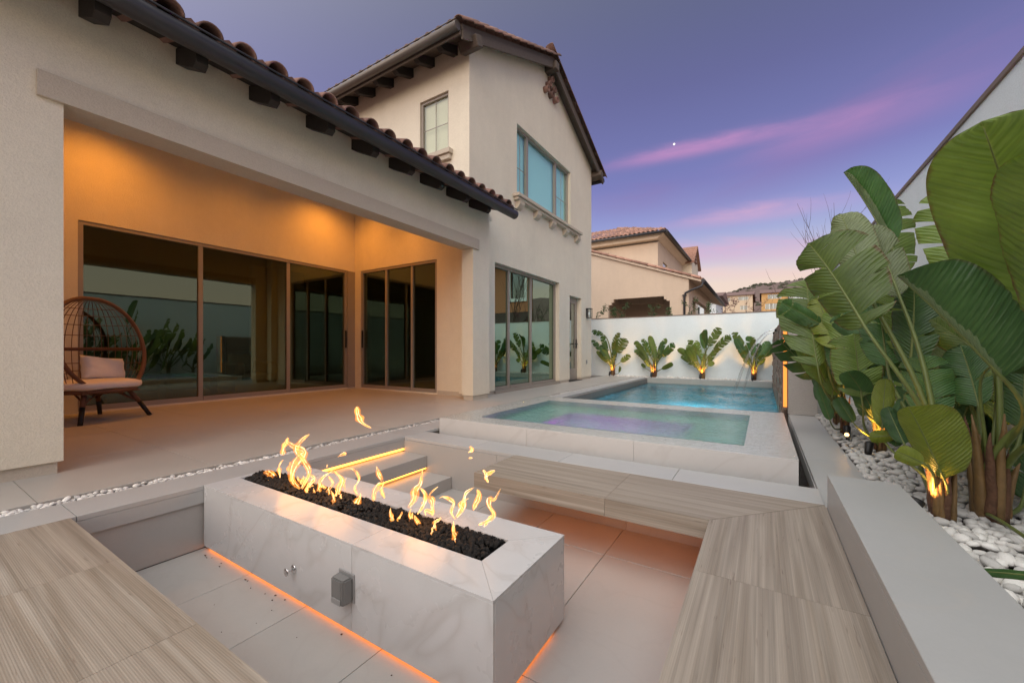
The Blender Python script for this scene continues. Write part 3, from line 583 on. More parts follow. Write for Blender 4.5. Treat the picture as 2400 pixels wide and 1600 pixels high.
        eg = MB()
        for sg in (-1, 1):
            path = []; rad = []
            for i in range(n+1):
                t = i/n; d = ctr[min(i+1, n)]-ctr[max(i-1, 0)]; sd = Vector((-d.z, 0, d.x)); sd.normalize()
                path.append(ctr[i]+sd*(sg*wid[i]*(0.45+0.35*noise.noise(Vector((k+sg, t*6, 2)))))); rad.append(max(0.0005, w*0.30*math.sin(math.pi*min(1, t*.9+.08))*(0.35+1.2*abs(noise.noise(Vector((k*2+sg, t*6, 5)))))))
            eg.tube(path, rad, 9, 1.0, False)
        fb = mb.build('flame', M['flame'], e); eg.build('bright_core', M['flame_edge'], fb)
    # warm light thrown by the fire itself
    for x in (-2.6, -2.2, -1.45):
        ld = bpy.data.lights.new('fire_glow', 'POINT'); ld.energy = 2.0; ld.color = (1, 0.40, 0.10); ld.shadow_soft_size = 0.12
        lo_ = bpy.data.objects.new('fire_glow', ld); COL.objects.link(lo_); attach(lo_, e); lo_.location = (x, 1.49, 0.11)
flames()
def debris():
    r2 = random.Random(9); mb = MB()
    for _ in range(18):
        x = -3.05+2.2*r2.random()**1.8; y = 1.17-r2.random()*0.05
        mb.blob((x, y, -0.4185), (r2.uniform(.003, .011), r2.uniform(.002, .006), 0.002), r2.random()*50, 0.5, 2, 1)
    for _ in range(10): mb.blob((r2.uniform(-2.6, -0.5), r2.uniform(0.7, 1.1), -0.419), (.003, .002, .0012), r2.random()*50, 0.5, 2, 1)
    tag(mb.build('leaf_litter', M['debris']), 'brown crumbs of dead leaf on the lounge floor by the fire table', 'leaf litter', kind='stuff')
debris()

# ------------------------------------------------------------------ spa and pool
def water_grid(mb, x0, x1, y0, y1, z, step, amp, freq, seed=0, edge=0.0):
    nx, ny = max(2, int((x1-x0)/step)), max(2, int((y1-y0)/step)); g = []
    for i in range(nx+1):
        row = []
        for j in range(ny+1):
            x, y = x0+(x1-x0)*i/nx, y0+(y1-y0)*j/ny
            h = noise.noise(Vector((x*freq[0], y*freq[1], seed)))+0.5*noise.noise(Vector((x*freq[0]*2.3, y*freq[1]*2.3, seed+4)))
            row.append(mb.bm.verts.new((x, y, z+(amp(x, y) if callable(amp) else amp)*h)))
        g.append(row)
    for i in range(nx):
        for j in range(ny): mb.bm.faces.new((g[i][j], g[i+1][j], g[i+1][j+1], g[i][j+1])).smooth = True
def spa():
    X0, X1, Y0, Y1, zt = -3.155, 0.215, 3.48, 5.99, 0.122; ix0, ix1, iy0, iy1 = -2.79, -0.13, 3.78, 5.55
    e = empty('raised_spa', (-1.47, 4.7, -0.3), 'raised overflow spa of pale porcelain in front of the pool', 'spa')
    for a, b in ((X0, -2.0), (-2.0, -0.941), (-0.941, X1)): MB().box(a+.0008, Y0, -0.30, b-.0008, Y0+.012, zt-.0125, 0.001).build('front_panel', M['spa'], e)
    for a, b in ((Y0+.013, 4.7), (4.7, Y1)): MB().box(X1-.012, a+.0008, -0.30, X1, b-.0008, zt-.0125, 0.001).build('side_panel', M['spa'], e); MB().box(X0, a+.0008, -0.02, X0+.012, b-.0008, zt-.0125, 0.001).build('side_panel', M['spa'], e)
    MB().box(X0+.013, Y1-.012, -0.30, X1-.013, Y1, zt-.0125).build('back_panel', M['waterline'], e)
    g = .0008
    for pts in ([(X0, Y0), (-2.0-g, Y0), (-2.0-g, iy0), (ix0, iy0)], [(-2.0+g, Y0), (-0.941-g, Y0), (-0.941-g, iy0), (-2.0+g, iy0)], [(-0.941+g, Y0), (X1-g, Y0), (ix1-g, iy0), (-0.941+g, iy0)],
                [(X1, Y0+g), (X1, Y1-g), (ix1, iy1-g), (ix1, iy0+g)], [(ix0, iy1), (-1.5-g, iy1), (-1.5-g, Y1), (X0, Y1)], [(-1.5+g, iy1), (ix1-g, iy1), (X1-g, Y1), (-1.5+g, Y1)], [(X0, Y0+g), (ix0, iy0+g), (ix0, iy1-g), (X0, Y1-g)]):
        MB().prism(pts, 'z', zt-.012, zt).build('rim_slab', M['spa'], e)
    mb = MB(); d = -0.80
    mb.box(ix0-.05, iy0, d, ix0, iy1, zt-.0125).box(ix1, iy0, d, ix1+.05, iy1, zt-.0125).box(ix0, iy0-.05, d, ix1, iy0, zt-.0125).box(ix0, iy1, d, ix1, iy1+.05, zt-.0125).box(ix0-.05, iy0-.05, d-.05, ix1+.05, iy1+.05, d)
    mb.box(ix0+.001, iy1-.45, d, ix1-.001, iy1-.001, -0.32).box(ix0+.001, iy0+.001, d, ix0+.55, iy1-.451, -0.32).box(ix1-.55, iy0+.001, d, ix1-.001, iy1-.451, -0.32)
    mb.build('basin', M['spatile'], e)
    lp = MB().lathe([(0.01, 0), (0.028, 0.002), (0.024, 0.006), (0.005, 0.008)], (0, 0, 0), 20).build('underwater_lamp', M['magenta'], e)
    lp.location = (-2.238, 4.62, -0.55); lp.rotation_euler = (0, R(90), 0)
    ld = bpy.data.lights.new('spa_lamp_light', 'POINT'); ld.energy = 9; ld.color = (0.9, 0.05, 0.75); ld.shadow_soft_size = 0.0
    lo_ = bpy.data.objects.new('spa_lamp_light', ld); COL.objects.link(lo_); attach(lo_, e); lo_.location = (-1.6, 4.4, -0.50)
    sw = MB(); water_grid(sw, ix0+.001, ix1-.001, iy0+.001, iy1-.001, 0.1265, 0.022, 0.0038, (8, 13), 1)
    tag(sw.build('spa_water', M['spawater']), 'clear green water filling the raised spa', 'water', kind='structure')
    # thin sheet running over the rim
    mb = MB(); nx, ny = 60, 46
    z = 0.1255
    o4 = [(X0-.002, X1+.002, Y0-.002, iy0), (X0-.002, X1+.002, iy1, Y1+.002), (X0-.002, ix0, iy0, iy1), (ix1, X1+.002, iy0, iy1)]
    fa = lambda x, y: 0.0016 if x < -0.6 else 0.0016+0.0016*min(1, (x+0.6)/0.6)
    for a, b, c, d_ in o4: water_grid(mb, a, b, c, d_, z, 0.014, fa, (10, 26), 2)
    bmesh.ops.remove_doubles(mb.bm, verts=mb.bm.verts, dist=1e-5)
    mb.quad((X1+.003, Y0, z-.001), (X1+.003, Y0, -0.1), (X1+.003, Y1, -0.1), (X1+.003, Y1, z-.001))
    tag(mb.build('water_film', M['film']), 'thin rippled sheet of water spilling over the spa rim', 'water', kind='structure')
spa()
def pool():
    x0, x1, y0, y1 = -3.24, 0.225, 5.99, 13.43
    mb = MB(); mb.box(x0-.1, y0+.003, -1.5, x1+.1, y1+.1, -1.4).box(x0-.1, y0+.003, -1.4, x0, y1+.1, -0.27).box(x1, y0+.003, -1.4, x1+.1, y1+.1, -0.27).box(x0, y1, -1.4, x1, y1+.1, -0.27).box(x0, y0+.003, -1.4, x1, y0+.05, -0.27)
    mb.box(x0, 12.6, -1.4, x1, y1-.001, -0.55)
    p = tag(mb.build('pool_basin', M['pooltile']), 'blue plastered basin of the swimming pool', 'pool', kind='structure')
    for a, b in ((5.995, 8.4), (8.4, 10.8), (10.8, y1)): MB().box(x0-.05, a+.001, -0.27, x0, b-.001, -0.031).build('waterline_slab', M['waterline'], p)
    for a, b in ((x0, -1.5), (-1.5, x1)): MB().box(a+.001, y1, -0.27, b-.001, y1+.05, -0.031).build('waterline_slab', M['waterline'], p)
    MB().box(x0-.001, 12.95, -0.13, x0+.006, 13.2, -0.06).build('skimmer_mouth', M['blackp'], p)
    pw = MB(); am = lambda x, y: 0.009+0.016*math.exp(-((x+0.5)**2+(y-10.2)**2*0.3))
    water_grid(pw, x0+.001, x1-.001, y0+.004, y1-.001, -0.16, 0.03, am, (4.2, 6.5), 3)
    MB().box(0.2155, 5.992, -0.27, 0.232, 7.0, -0.001).build('weir_wall', M['spa'], p)
    tag(pw.build('pool_water', M['poolwater']), 'rippled blue water of the swimming pool', 'water', kind='structure')
    fc = tag(MB().box(-3.24, 13.482, -0.4, 0.5, 13.56, -0.034).build('pool_coping', M['grout']), 'narrow porcelain coping at the far end of the pool', 'coping', kind='structure')
    for a, b in ((-3.488, -1.6), (-1.6, 0.3)): slab(fc, a, b, 13.432, 13.56, 0.0, 0.03, M['kerb'], 'coping_slab')
    lp = MB().lathe([(0.03, 0), (0.10, 0.004), (0.08, 0.02), (0.02, 0.024)], (0, 0, 0), 20).build('pool_lamp', M['glassd'], p); lp.location = (0.222, 8.7, -0.75); lp.rotation_euler = (0, R(-90), 0)
    ld = bpy.data.lights.new('pool_lamp_light', 'POINT'); ld.energy = 38; ld.color = (0.25, 0.85, 1.0); ld.shadow_soft_size = 0.0
    lo_ = bpy.data.objects.new('pool_lamp_light', ld); COL.objects.link(lo_); attach(lo_, p); lo_.location = (-1.3, 9.6, -0.75)
    # overflow slots round the spa
    mb = MB(); mb.box(-3.17, 3.262, -0.5, 0.30, 3.48, -0.16).box(0.215, 3.48, -0.5, 0.30, 6.83, -0.16)
    s_ = tag(mb.build('overflow_slot', M['darkw']), 'dark overflow slot round the foot of the spa', 'drain', kind='structure')
    mb = MB(); mb.quad((-3.169, 3.264, -0.13), (0.299, 3.264, -0.13), (0.299, 3.479, -0.13), (-3.169, 3.479, -0.13)); mb.quad((0.2165, 3.479, -0.13), (0.299, 3.479, -0.13), (0.299, 6.82, -0.13), (0.2165, 6.82, -0.13))
    tag(mb.build('slot_water', M['basinwater']), 'churning water in the overflow slot beside the spa', 'water', kind='structure')
    MB().box(0.2995, 3.27, -0.16, 0.3045, 6.83, -0.031).build('slot_lining', M['spa'], s_); MB().box(-3.17, 3.2615, -0.16, 0.30, 3.2675, -0.031).build('slot_lining', M['spa'], s_)
pool()
def water_wall():
    e = empty('water_feature_wall', (0.42, 10, 0), 'stacked stone water feature wall along the right side of the pool with amber light strip', 'water feature')
    MB().box(0.30, 6.82, 0.001, 0.629, 7.12, 1.40, 0.004).build('end_pier', M['pier'], e)
    MB().box(0.305, 7.13, -0.2, 0.62, 13.95, 1.40).build('wall_core', M['pier'], e)
    r2 = random.Random(2); z = -0.25
    while z < 1.34:
        h = r2.choice((0.05, 0.065, 0.08, 0.1)); y = 7.0
        while y < 13.6:
            l = r2.uniform(0.25, 0.8); y2 = min(y+l, 13.6)
            lim = 1.40 if y < 12.6 else (1.40-(y-12.6)*0.22)
            if z+h < lim: MB().box(0.232+r2.uniform(-.012, .012), y+.003, z+.002, 0.303, y2-.003, z+h-.002, 0.004).build('stone', M['stack'], e)
            y = y2
        z += h
    MB().box(0.236, 6.835, 0.06, 0.296, 6.95, 1.41, 0.004).build('light_channel', M['stack'], e)
    MB().box(0.243, 6.828, 0.10, 0.287, 6.8345, 1.39).build('led_strip', M['ledw'], e)
    for y in (9.9, 11.6): MB().box(0.205, y-.035, 1.285, 0.24, y+.035, 1.33, 0.003).build('spout', M['dark'], e)
    def jet(y, xe, lab):
        r3 = random.Random(int(y*10)); e2 = empty('water_jet', (0.22, y, 1.30), lab, 'water jet', 'water jets')
        for st in range(3):
            pts = []; rad = []; oy = (st-1)*0.028; dx = xe*(1+0.05*(st-1))
            for i in range(41):
                t = i/40; x = 0.21+(dx-0.21)*t; z_ = 1.31+0.10*t-1.57*t*t
                pts.append((x+0.008*noise.noise(Vector((t*9, st, y))), y+oy*(1+t)+0.03*noise.noise(Vector((t*7, st+5, y)))*t, z_)); rad.append(0.0075*(1-0.3*t)+0.005*abs(noise.noise(Vector((t*22, st, y+3)))))
            MB().tube(pts, rad, 7).build('strand', M['jet'], e2)
    jet(9.9, -0.56, 'nearer arc of water falling from the stone wall into the pool'); jet(11.6, -0.42, 'farther arc of water falling from the stone wall into the pool')
water_wall()

# ------------------------------------------------------------------ garden walls
def gwall(name, lab, boxes, caps):
    e = empty(name, ((boxes[0][0]+boxes[0][3])/2, (boxes[0][1]+boxes[0][4])/2, 0), lab, 'wall')
    mb = MB()
    for b in boxes: mb.box(*b)
    mb.build('wall_body', M['white'], e); mb = MB()
    for b in caps: mb.box(*b, 0.004)
    mb.build('wall_cap', M['cap'], e)
gwall('garden_wall', 'white rendered wall at the far end of the pool with four small plants before it', [(-9, 14.1, -0.3, 1.6, 14.3, 2.02)], [(-9, 14.085, 2.021, 1.62, 14.315, 2.05)])
gwall('boundary_wall', 'tall white rendered wall behind the tall plants on the right', [(1.33, -6, -0.3, 1.53, 14.09, 2.665)], [(1.315, -6, 2.666, 1.545, 14.08, 2.71)])

# ------------------------------------------------------------------ pebbles
def peb_meshes():
    out = []
    for k in range(8):
        mb = MB(); mb.blob((0, 0, 0), (1, 0.74, 0.52), k+20, 0.28, 1.1, 2); me = mb.mesh('pebble'); me.materials.append(M['pebble']); out.append(me)
    return out
PEB = peb_meshes()
def pebbles(name, lab, area, pitch, size, z, near, base, seed, skip=None, layers=1):
    e = empty(name, ((area[0]+area[1])/2, (area[2]+area[3])/2, z), lab, 'pebbles', kind='structure')
    r2 = random.Random(seed); cell = {}; spots = []
    n = int((area[1]-area[0])*(area[3]-area[2])/pitch**2*7)
    for _ in range(n):
        x, y = r2.uniform(area[0], area[1]), r2.uniform(area[2], area[3])
        if skip and skip(x, y): continue
        c = (int(x/pitch), int(y/pitch)); ok = True
        for i in (-1, 0, 1):
            for j in (-1, 0, 1):
                for (a, b) in cell.get((c[0]+i, c[1]+j), ()):
                    if (a-x)**2+(b-y)**2 < (pitch*0.72)**2: ok = False
        if ok: cell.setdefault(c, []).append((x, y)); spots.append((x, y))
    spots.sort(key=lambda p: math.hypot(p[0]-near[0], p[1]-near[1]))
    fill = MB(); nf = 0
    for i, (x, y) in enumerate(spots):
        s_ = r2.uniform(*size); zz = z+r2.uniform(-0.25, 0.55)*s_; a = r2.uniform(0, 6.3)
        if i < 300:
            o = link('pebble', PEB[i % 8], None, e); o.matrix_parent_inverse = Matrix.Translation(-e.location)
            o.location = (x, y, zz); o.rotation_euler = (r2.uniform(-.5, .5), r2.uniform(-.5, .5), a); o.scale = (s_, s_, s_)
        else:
            q = Matrix.Rotation(a, 3, 'Z') @ Matrix.Rotation(r2.uniform(-.5, .5), 3, 'X'); nf += 1
            fill.blob((x, y, zz), (s_, s_*.74, s_*.52), i % 97, 0.28, 1.1, 1 if math.hypot(x, y) > 4.5 else 2, True, q)
    if nf: tag(fill.build('pebble_fill', M['pebble'], e), kind='stuff')
    else: fill.bm.free()
    if base: MB().box(*base).build('bed_base', M['soil'], e)
    return e
def coping_edge(x, y): return x < 0.625 and y < 7.2
pebbles('planter_pebbles', 'bed of white pebbles under the tall plants on the right', (0.62, 1.325, 0.9, 14.0), 0.050, (0.023, 0.043), 0.004, (1.2, 2.4), (0.615, -2, -0.3, 1.329, 14.08, -0.022), 4, lambda x, y: y > 7.1 and x < 0.64)
pebbles('drain_pebbles', 'white pebbles filling the narrow drain along the patio', (-3.605, -3.505, -0.2, 13.9), 0.030, (0.013, 0.024), -0.020, (-3.55, 0.6), None, 5)
pebbles('wall_pebbles', 'thin strip of white pebbles at the foot of the far white wall', (-4.6, 0.3, 13.585, 14.08), 0.075, (0.028, 0.045), -0.01, (-4.6, 13.6), (-4.6, 13.562, -0.3, 0.3, 14.098, -0.03), 6)
# ================================================================== HOUSE
house = empty('house', (-8, 6, 0), 'cream stucco house with loggia wing and gabled two storey block', 'house')
def part(name, mat, *boxes, bev=0.0, parent=None):
    mb = MB()
    for b in boxes: mb.box(*b, bev)
    return mb.build(name, mat, parent or house)
XW, XB, XBL, YS = -4.36, -8.2, -4.65, 6.1
# --- loggia wing
mb = MB(); wallx(mb, XW-0.25, XW, -5, 6.184, 0.088, 3.55, [(0.762, 5.68, 0, 2.88)]); mb.build('wing_wall', M['stucco'], house)
for b_ in ((XW-0.23, -5, 0.0, XW-0.022, 0.735, 0.0875), (XW-0.23, 5.705, 0.0, XW-0.022, 6.165, 0.0875)): part('plinth', M['plinth'], b_)
part('lintel', M['trim'], (XW+0.001, 0.63, 2.70, XW+0.035, 5.825, 2.88), (XW-0.252, 0.763, 2.702, XW, 5.679, 2.879))
mb = MB(); wallx(mb, XB-0.2, XB, 0.4, 6.3, 0.0, 4.75, [(1.57, 6.0, 0.03, 2.74)]); mb.build('loggia_wall', M['stucco'], house)
mb = MB(); wally(mb, YS, YS+0.2, XB+0.001, -4.66, 0.0, 4.75, [(-7.98, -5.6, 0.03, 2.74)]); mb.build('loggia_wall', M['stucco'], house)
part('loggia_wall', M['stucco'], (XB+0.001, 0.35, 0, XW-0.251, 0.55, 4.75))
part('plinth', M['plinth'], (-5.57, YS-0.018, 0.0, XW-0.27, YS-0.001, 0.085))
MB().prism([(XW-0.05, 3.37), (XB-0.15, 4.62), (XB-0.15, 4.70), (XW-0.05, 3.45)], 'y', 0.3, 6.35).build('loggia_ceiling', M['stucco'], house)
for k, (x, y) in enumerate(((-7.45, 1.75), (-7.3, 3.5), (-7.5, 5.2), (-6.2, 5.4))):
    zc = 3.37+(XW-0.05-x)*1.25/3.94-0.012
    dl = MB().lathe([(0.035, 0.0), (0.062, 0.0), (0.068, 0.008), (0.068, 0.012)], (x, y, zc-0.01), 20).build('downlight', M['white'], house)
    MB().lathe([(0.004, 0.0), (0.055, 0.002), (0.055, 0.004)], (x, y, zc-0.0125), 20).build('lens', M['down'], dl)
    ld = bpy.data.lights.new('downlight_beam', 'SPOT'); ld.energy = (120, 40, 125, 55)[k]; ld.color = (1.0, 0.34, 0.035); ld.spot_size = R(150); ld.spot_blend = 1.0; ld.shadow_soft_size = 0.05
    lo_ = bpy.data.objects.new('downlight_beam', ld); COL.objects.link(lo_); attach(lo_, house); lo_.location = (x, y, zc-0.03)
# --- two storey block
mb = MB()
wallx(mb, XBL-0.25, XBL, 5.947, 12.24, 0.07, 6.68, [(6.79, 9.86, 0.05, 2.70), (10.54, 11.41, 0.02, 2.45), (7.66, 10.60, 4.34, 5.95)])
mb.prism([(5.947, 6.68), (12.24, 6.68), (9.093, 8.10)], 'x', XBL-0.25, XBL); mb.build('block_wall', M['stucco'], house)
mb = MB(); zb_ = lambda x: 3.37+(XW-0.05-x)*1.25/3.94+0.09
for a, b, z0, z1 in ((-15, -5.92, None, 6.68), (-5.92, -5.16, None, 4.76), (-5.92, -5.16, 5.92, 6.68), (-5.16, XBL-0.251, None, 6.68)):
    mb.prism([(a, z0 or min(zb_(a), 4.9)), (b, z0 or min(zb_(b), 4.9)), (b, z1), (a, z1)], 'y', 5.947, 6.09)
mb.build('block_wall', M['stucco'], house)
part('block_wall', M['stucco'], (-15, 12.0, 0, XBL-0.251, 12.24, 6.68))
for b_ in ((XBL-0.2, 9.90, 0.0, XBL-0.02, 10.53, 0.069), (XBL-0.2, 11.42, 0.0, XBL-0.02, 12.22, 0.069), (XBL-0.2, 6.0, 0, XBL-0.02, 6.78, 0.069)): part('plinth', M['plinth'], b_)
# --- rooms behind the glass
mb = MB()
mb.box(-13, -1, 0.0, XB-0.21, 12, 0.02).box(XB-0.21, 6.31, 0.0, XBL-0.26, 11.99, 0.019); mb.build('room_floor', M['roomfl'], house)
mb = MB(); mb.box(-13, -1, 2.95, XB-0.21, 12, 3.0).box(XB-0.21, 6.31, 2.95, XBL-0.26, 11.99, 3.001)
mb.box(-13.1, -1, 0, -13, 12, 3).box(-13, -1.1, 0, XB-0.21, -1, 3).box(-13, 11.9, 0.02, XBL-0.26, 11.99, 2.95).box(-10.4, 8.2, 0.02, -10.2, 11.9, 2.95).box(-10.6, 4.9, 0.02, -10.45, 6.2, 2.95); mb.build('room_wall', M['room'], house)
part('room_wall', M['room'], (-5.7, 6.5, 2.96, XBL-0.255, 12, 6.0), (-6.3, 6.1, 4.3, -5.75, 6.6, 6.2))
# --- glazing
def slider_x(name, xf, y0, y1, z0, z1, mull, gmat, handle=None):
    """sliding door in plane X=xf"""
    mb = MB(); t = 0.05; d = 0.05
    mb.box(xf-d, y0, z0, xf+d, y0+t, z1).box(xf-d, y1-t, z0, xf+d, y1, z1).box(xf-d, y0+t, z0, xf+d, y1-t, z0+0.045).box(xf-d, y0+t, z1-t, xf+d, y1-t, z1)
    for m in mull: mb.box(xf-d*.8, m-0.032, z0+0.045, xf+d*.8, m+0.032, z1-t)
    o = mb.build(name, M['frame'], house)
    es = [y0+t]+[q for m in mull for q in (m-0.032, m+0.032)]+[y1-t]
    for a, b in zip(es[::2], es[1::2]): MB().box(xf-0.006, a, z0+0.045, xf+0.006, b, z1-t).build('pane', gmat, o)
    for a, b in zip(es[::2], es[1::2]): MB().box(xf+d*.801, a+.001, z0+0.001, xf+d+.012, b-.001, z0+0.075).build('bottom_rail', M['frame'], o)
    if handle: MB().box(xf+d, handle-.012, 0.95, xf+d+.04, handle+.012, 1.35, 0.004).build('handle', M['dark'], o)
    return o
def slider_y(name, yf, x0, x1, z0, z1, mull, gmat, handle=None):
    mb = MB(); t = 0.05; d = 0.05
    mb.box(x0, yf-d, z0, x0+t, yf+d, z1).box(x1-t, yf-d, z0, x1, yf+d, z1).box(x0+t, yf-d, z0, x1-t, yf+d, z0+0.045).box(x0+t, yf-d, z1-t, x1-t, yf+d, z1)
    for m in mull: mb.box(m-0.03, yf-d*.8, z0+0.045, m+0.03, yf+d*.8, z1-t)
    o = mb.build(name, M['frame'], house)
    es = [x0+t]+[q for m in mull for q in (m-0.03, m+0.03)]+[x1-t]
    for a, b in zip(es[::2], es[1::2]): MB().box(a, yf-0.006, z0+0.045, b, yf+0.006, z1-t).build('pane', gmat, o)
    for a, b in zip(es[::2], es[1::2]): MB().box(a+.001, yf-d-.012, z0+0.001, b-.001, yf-d*.801, z0+0.075).build('bottom_rail', M['frame'], o)
    if handle: MB().box(handle-.012, yf-d-.04, 0.95, handle+.012, yf-d, 1.35, 0.004).build('handle', M['dark'], o)
    return o
slider_x('sliding_door', XB-0.06, 1.575, 5.90, 0.03, 2.735, [3.04, 4.55], M['glass'], 5.86)
slider_y('sliding_door', YS+0.06, -7.97, -5.605, 0.03, 2.735, [-7.13, -6.33], M['glass'], -7.90)
part('corner_post', M['frame'], (XB-0.15, 5.901, 0.03, XB+0.02, 6.099, 2.735))
slider_x('sliding_door', XBL-0.16, 6.795, 9.855, 0.05, 2.695, [7.52, 8.52], M['glassg'])
part('sill', M['frame'], (XBL-0.21, 6.79, 0.0, XBL+0.03, 9.86, 0.049))
# gable window with bracketed sill
def gable_window():
    x = XBL-0.12; y0, y1, z0, z1 = 7.665, 10.595, 4.345, 5.945; t = 0.045; mb = MB()
    mb.box(x-.04, y0, z0, x+.04, y0+t, z1).box(x-.04, y1-t, z0, x+.04, y1, z1).box(x-.04, y0+t, z0, x+.04, y1-t, z0+t).box(x-.04, y0+t, z1-t, x+.04, y1-t, z1)
    for m in (8.27, 9.80): mb.box(x-.035, m-.045, z0+t, x+.035, m+.045, z1-t)
    o = mb.build('window', M['frame'], house)
    for a, b in ((y0+t, 8.225), (8.315, 9.755), (9.845, y1-t)): MB().box(x-.005, a, z0+t, x+.005, b, z1-t).build('pane', M['glassc'], o)
    MB().box(x-.07, y0+.01, z0+.01, x-.062, y1-.01, z1-.01).build('reflection_panel', M['reflection_panel'], o)  # added panel; its colour stands in for the bright cyan sheen of the glass
    for a, b in ((y0+t, 8.225), (9.845, y1-t)):
        MB().box(x+.0055, (a+b)/2-.008, z0+t, x+.011, (a+b)/2+.008, z1-t).box(x+.006, a, 5.05, x+.0105, b, 5.066).build('muntin', M['frame'], o)
    s_ = part('window_sill', M['trim'], (XBL+.001, 7.48, 4.262, XBL+0.17, 11.10, 4.335), (XBL+.001, 7.52, 4.20, XBL+0.12, 11.06, 4.2615), bev=0.008)
    for k in range(5):
        y = 7.60+k*0.82
        MB().prism([(XBL+.001, 4.199), (XBL+0.12, 4.199), (XBL+0.12, 4.13), (XBL+0.07, 4.06), (XBL+.001, 4.02)], 'y', y, y+0.2).build('corbel', M['trim'], s_)
gable_window()
def side_window():
    y = 6.02; x0, x1, z0, z1 = -5.915, -5.165, 4.765, 5.915; t = 0.045; mb = MB()
    mb.box(x0, y-.03, z0, x0+t, y+.03, z1).box(x1-t, y-.03, z0, x1, y+.03, z1).box(x0+t, y-.03, z0, x1-t, y+.03, z0+t).box(x0+t, y-.03, z1-t, x1-t, y+.03, z1)
    o = mb.build('window', M['frame'], house)
    MB().box(x0+t, y-.005, z0+t, x1-t, y+.005, z1-t).build('pane', M['glassp'], o)
    MB().box(x0+.01, y+.05, z0+.01, x1-.01, y+.058, z1-.01).build('reflection_panel', M['reflection_panel_pale'], o)  # added behind the pane, coloured like the pale sunset sky it would mirror
    MB().box((x0+x1)/2-.008, y-.011, z0+t, (x0+x1)/2+.008, y-.0055, z1-t).box(x0+t, y-.0105, 5.33, x1-t, y-.006, 5.346).build('muntin', M['frame'], o)
    part('window_sill', M['trim'], (x0-.12, 5.83, 4.66, x1+.12, 5.9465, 4.755), (x0-.09, 5.87, 4.56, x1+.09, 5.9465, 4.6595), bev=0.008)
side_window()
def back_door():
    x = XBL-0.17; o = part('door', M['frame'], (x-.03, 10.545, 0.02, x+.03, 10.68, 2.44), (x-.03, 11.27, 0.02, x+.03, 11.405, 2.44), (x-.03, 10.68, 0.02, x+.03, 11.27, 0.35), (x-.03, 10.68, 2.28, x+.03, 11.27, 2.44))
    MB().box(x-.005, 10.68, 0.35, x+.005, 11.27, 2.28).build('pane', M['glassd'], o)
    MB().box(x+.03, 11.30, 0.95, x+.055, 11.35, 1.22, 0.004).box(x+.055, 11.18, 1.07, x+.085, 11.34, 1.095, 0.004).build('handle', M['dark'], o)
    part('door_step', M['dark'], (XBL-0.24, 10.52, 0.0, XBL+0.03, 11.43, 0.019))
back_door()
part('outlet_plate', M['greyplug'], (XBL+.001, 11.77, 0.47, XBL+0.02, 11.85, 0.59), bev=0.003)
def sconce():
    e = empty('wall_lantern', (XBL+0.08, 11.86, 2.03), 'small black box lantern on the house corner near the far wall', 'lantern')
    y0, y1, z0, z1, xa, xb = 11.77, 11.93, 1.90, 2.17, XBL+.002, XBL+0.15
    mb = MB(); mb.box(xa, y0, z0, xa+.02, y1, z1).box(xa, y0-.01, z1, xb+.005, y1+.01, z1+.018).box(xa, y0, z0-.012, xb, y1, z0)
    for y in (y0, y1-.014): mb.box(xb-.014, y, z0, xb, y+.014, z1)
    mb.build('lantern_frame', M['dark'], e); MB().box(xa+.021, y0+.012, z0+.001, xb-.016, y1-.012, z1-.001).build('lantern_glass', M['clear'], e)
    MB().lathe([(0.022, 0.0), (0.03, 0.03), (0.03, 0.09), (0.012, 0.12)], (xa+.075, (y0+y1)/2, z0+.06), 14).build('bulb', M['white'], e)
sconce()
# clay pipe vents
for y, z in ((8.98, 7.41), (9.25, 7.41), (9.51, 7.41), (9.11, 7.60), (9.38, 7.60), (9.24, 7.785)):
    o = MB().lathe([(0.045, 0.0), (0.08, 0.0), (0.076, 0.15), (0.05, 0.15), (0.045, 0.02)], (0, 0, 0), 14).build('clay_vent', M['tile'], house)
    o.location = (XBL-0.02, y, z); o.rotation_euler = (0, R(90), 0)

# --- roofs
def barrel(length=0.44, r=0.092, t=0.014, taper=0.86, seg=10, name='roof_tile', mat=None):
    """half-round clay tile, axis along local x, crown up"""
    mb = MB(); rows = []
    for i, x in enumerate((0, length)):
        k = 1 if i == 0 else taper; ro = []
        for rad in (r*k, (r-t)*k): ro.append([mb.bm.verts.new((x, rad*math.cos(math.pi*j/seg), rad*math.sin(math.pi*j/seg)*0.9)) for j in range(seg+1)])
        rows.append(ro)
    (ao, ai), (bo, bi) = rows
    for j in range(seg):
        for q in ((ao[j], ao[j+1], bo[j+1], bo[j]), (ai[j+1], ai[j], bi[j], bi[j+1]), (ao[j+1], ao[j], ai[j], ai[j+1]), (bo[j], bo[j+1], bi[j+1], bi[j])):
            f = mb.bm.faces.new(q); f.smooth = True
    mb.bm.faces.new((ao[0], bo[0], bi[0], ai[0])); mb.bm.faces.new((ao[seg], ai[seg], bi[seg], bo[seg]))
    me = mb.mesh(name); me.materials.append(mat or M['tile']); return me
TILE = barrel(); TILE2 = barrel(mat=M['tile2'], r=0.105)
def put_tile(me, parent, p, ax, up, name='roof_tile', sc=1.0):
    ax = Vector(ax).normalized(); up = Vector(up); y = up.cross(ax).normalized(); z = ax.cross(y)
    o = link(name, me, None, parent)
    o.matrix_world = Matrix.Translation(p) @ Matrix((ax, y, z)).transposed().to_4x4() @ Matrix.Scale(sc, 4)
    mw = o.matrix_world.copy(); o.matrix_parent_inverse = Matrix.Identity(4) if parent.parent is None else o.matrix_parent_inverse
    return o
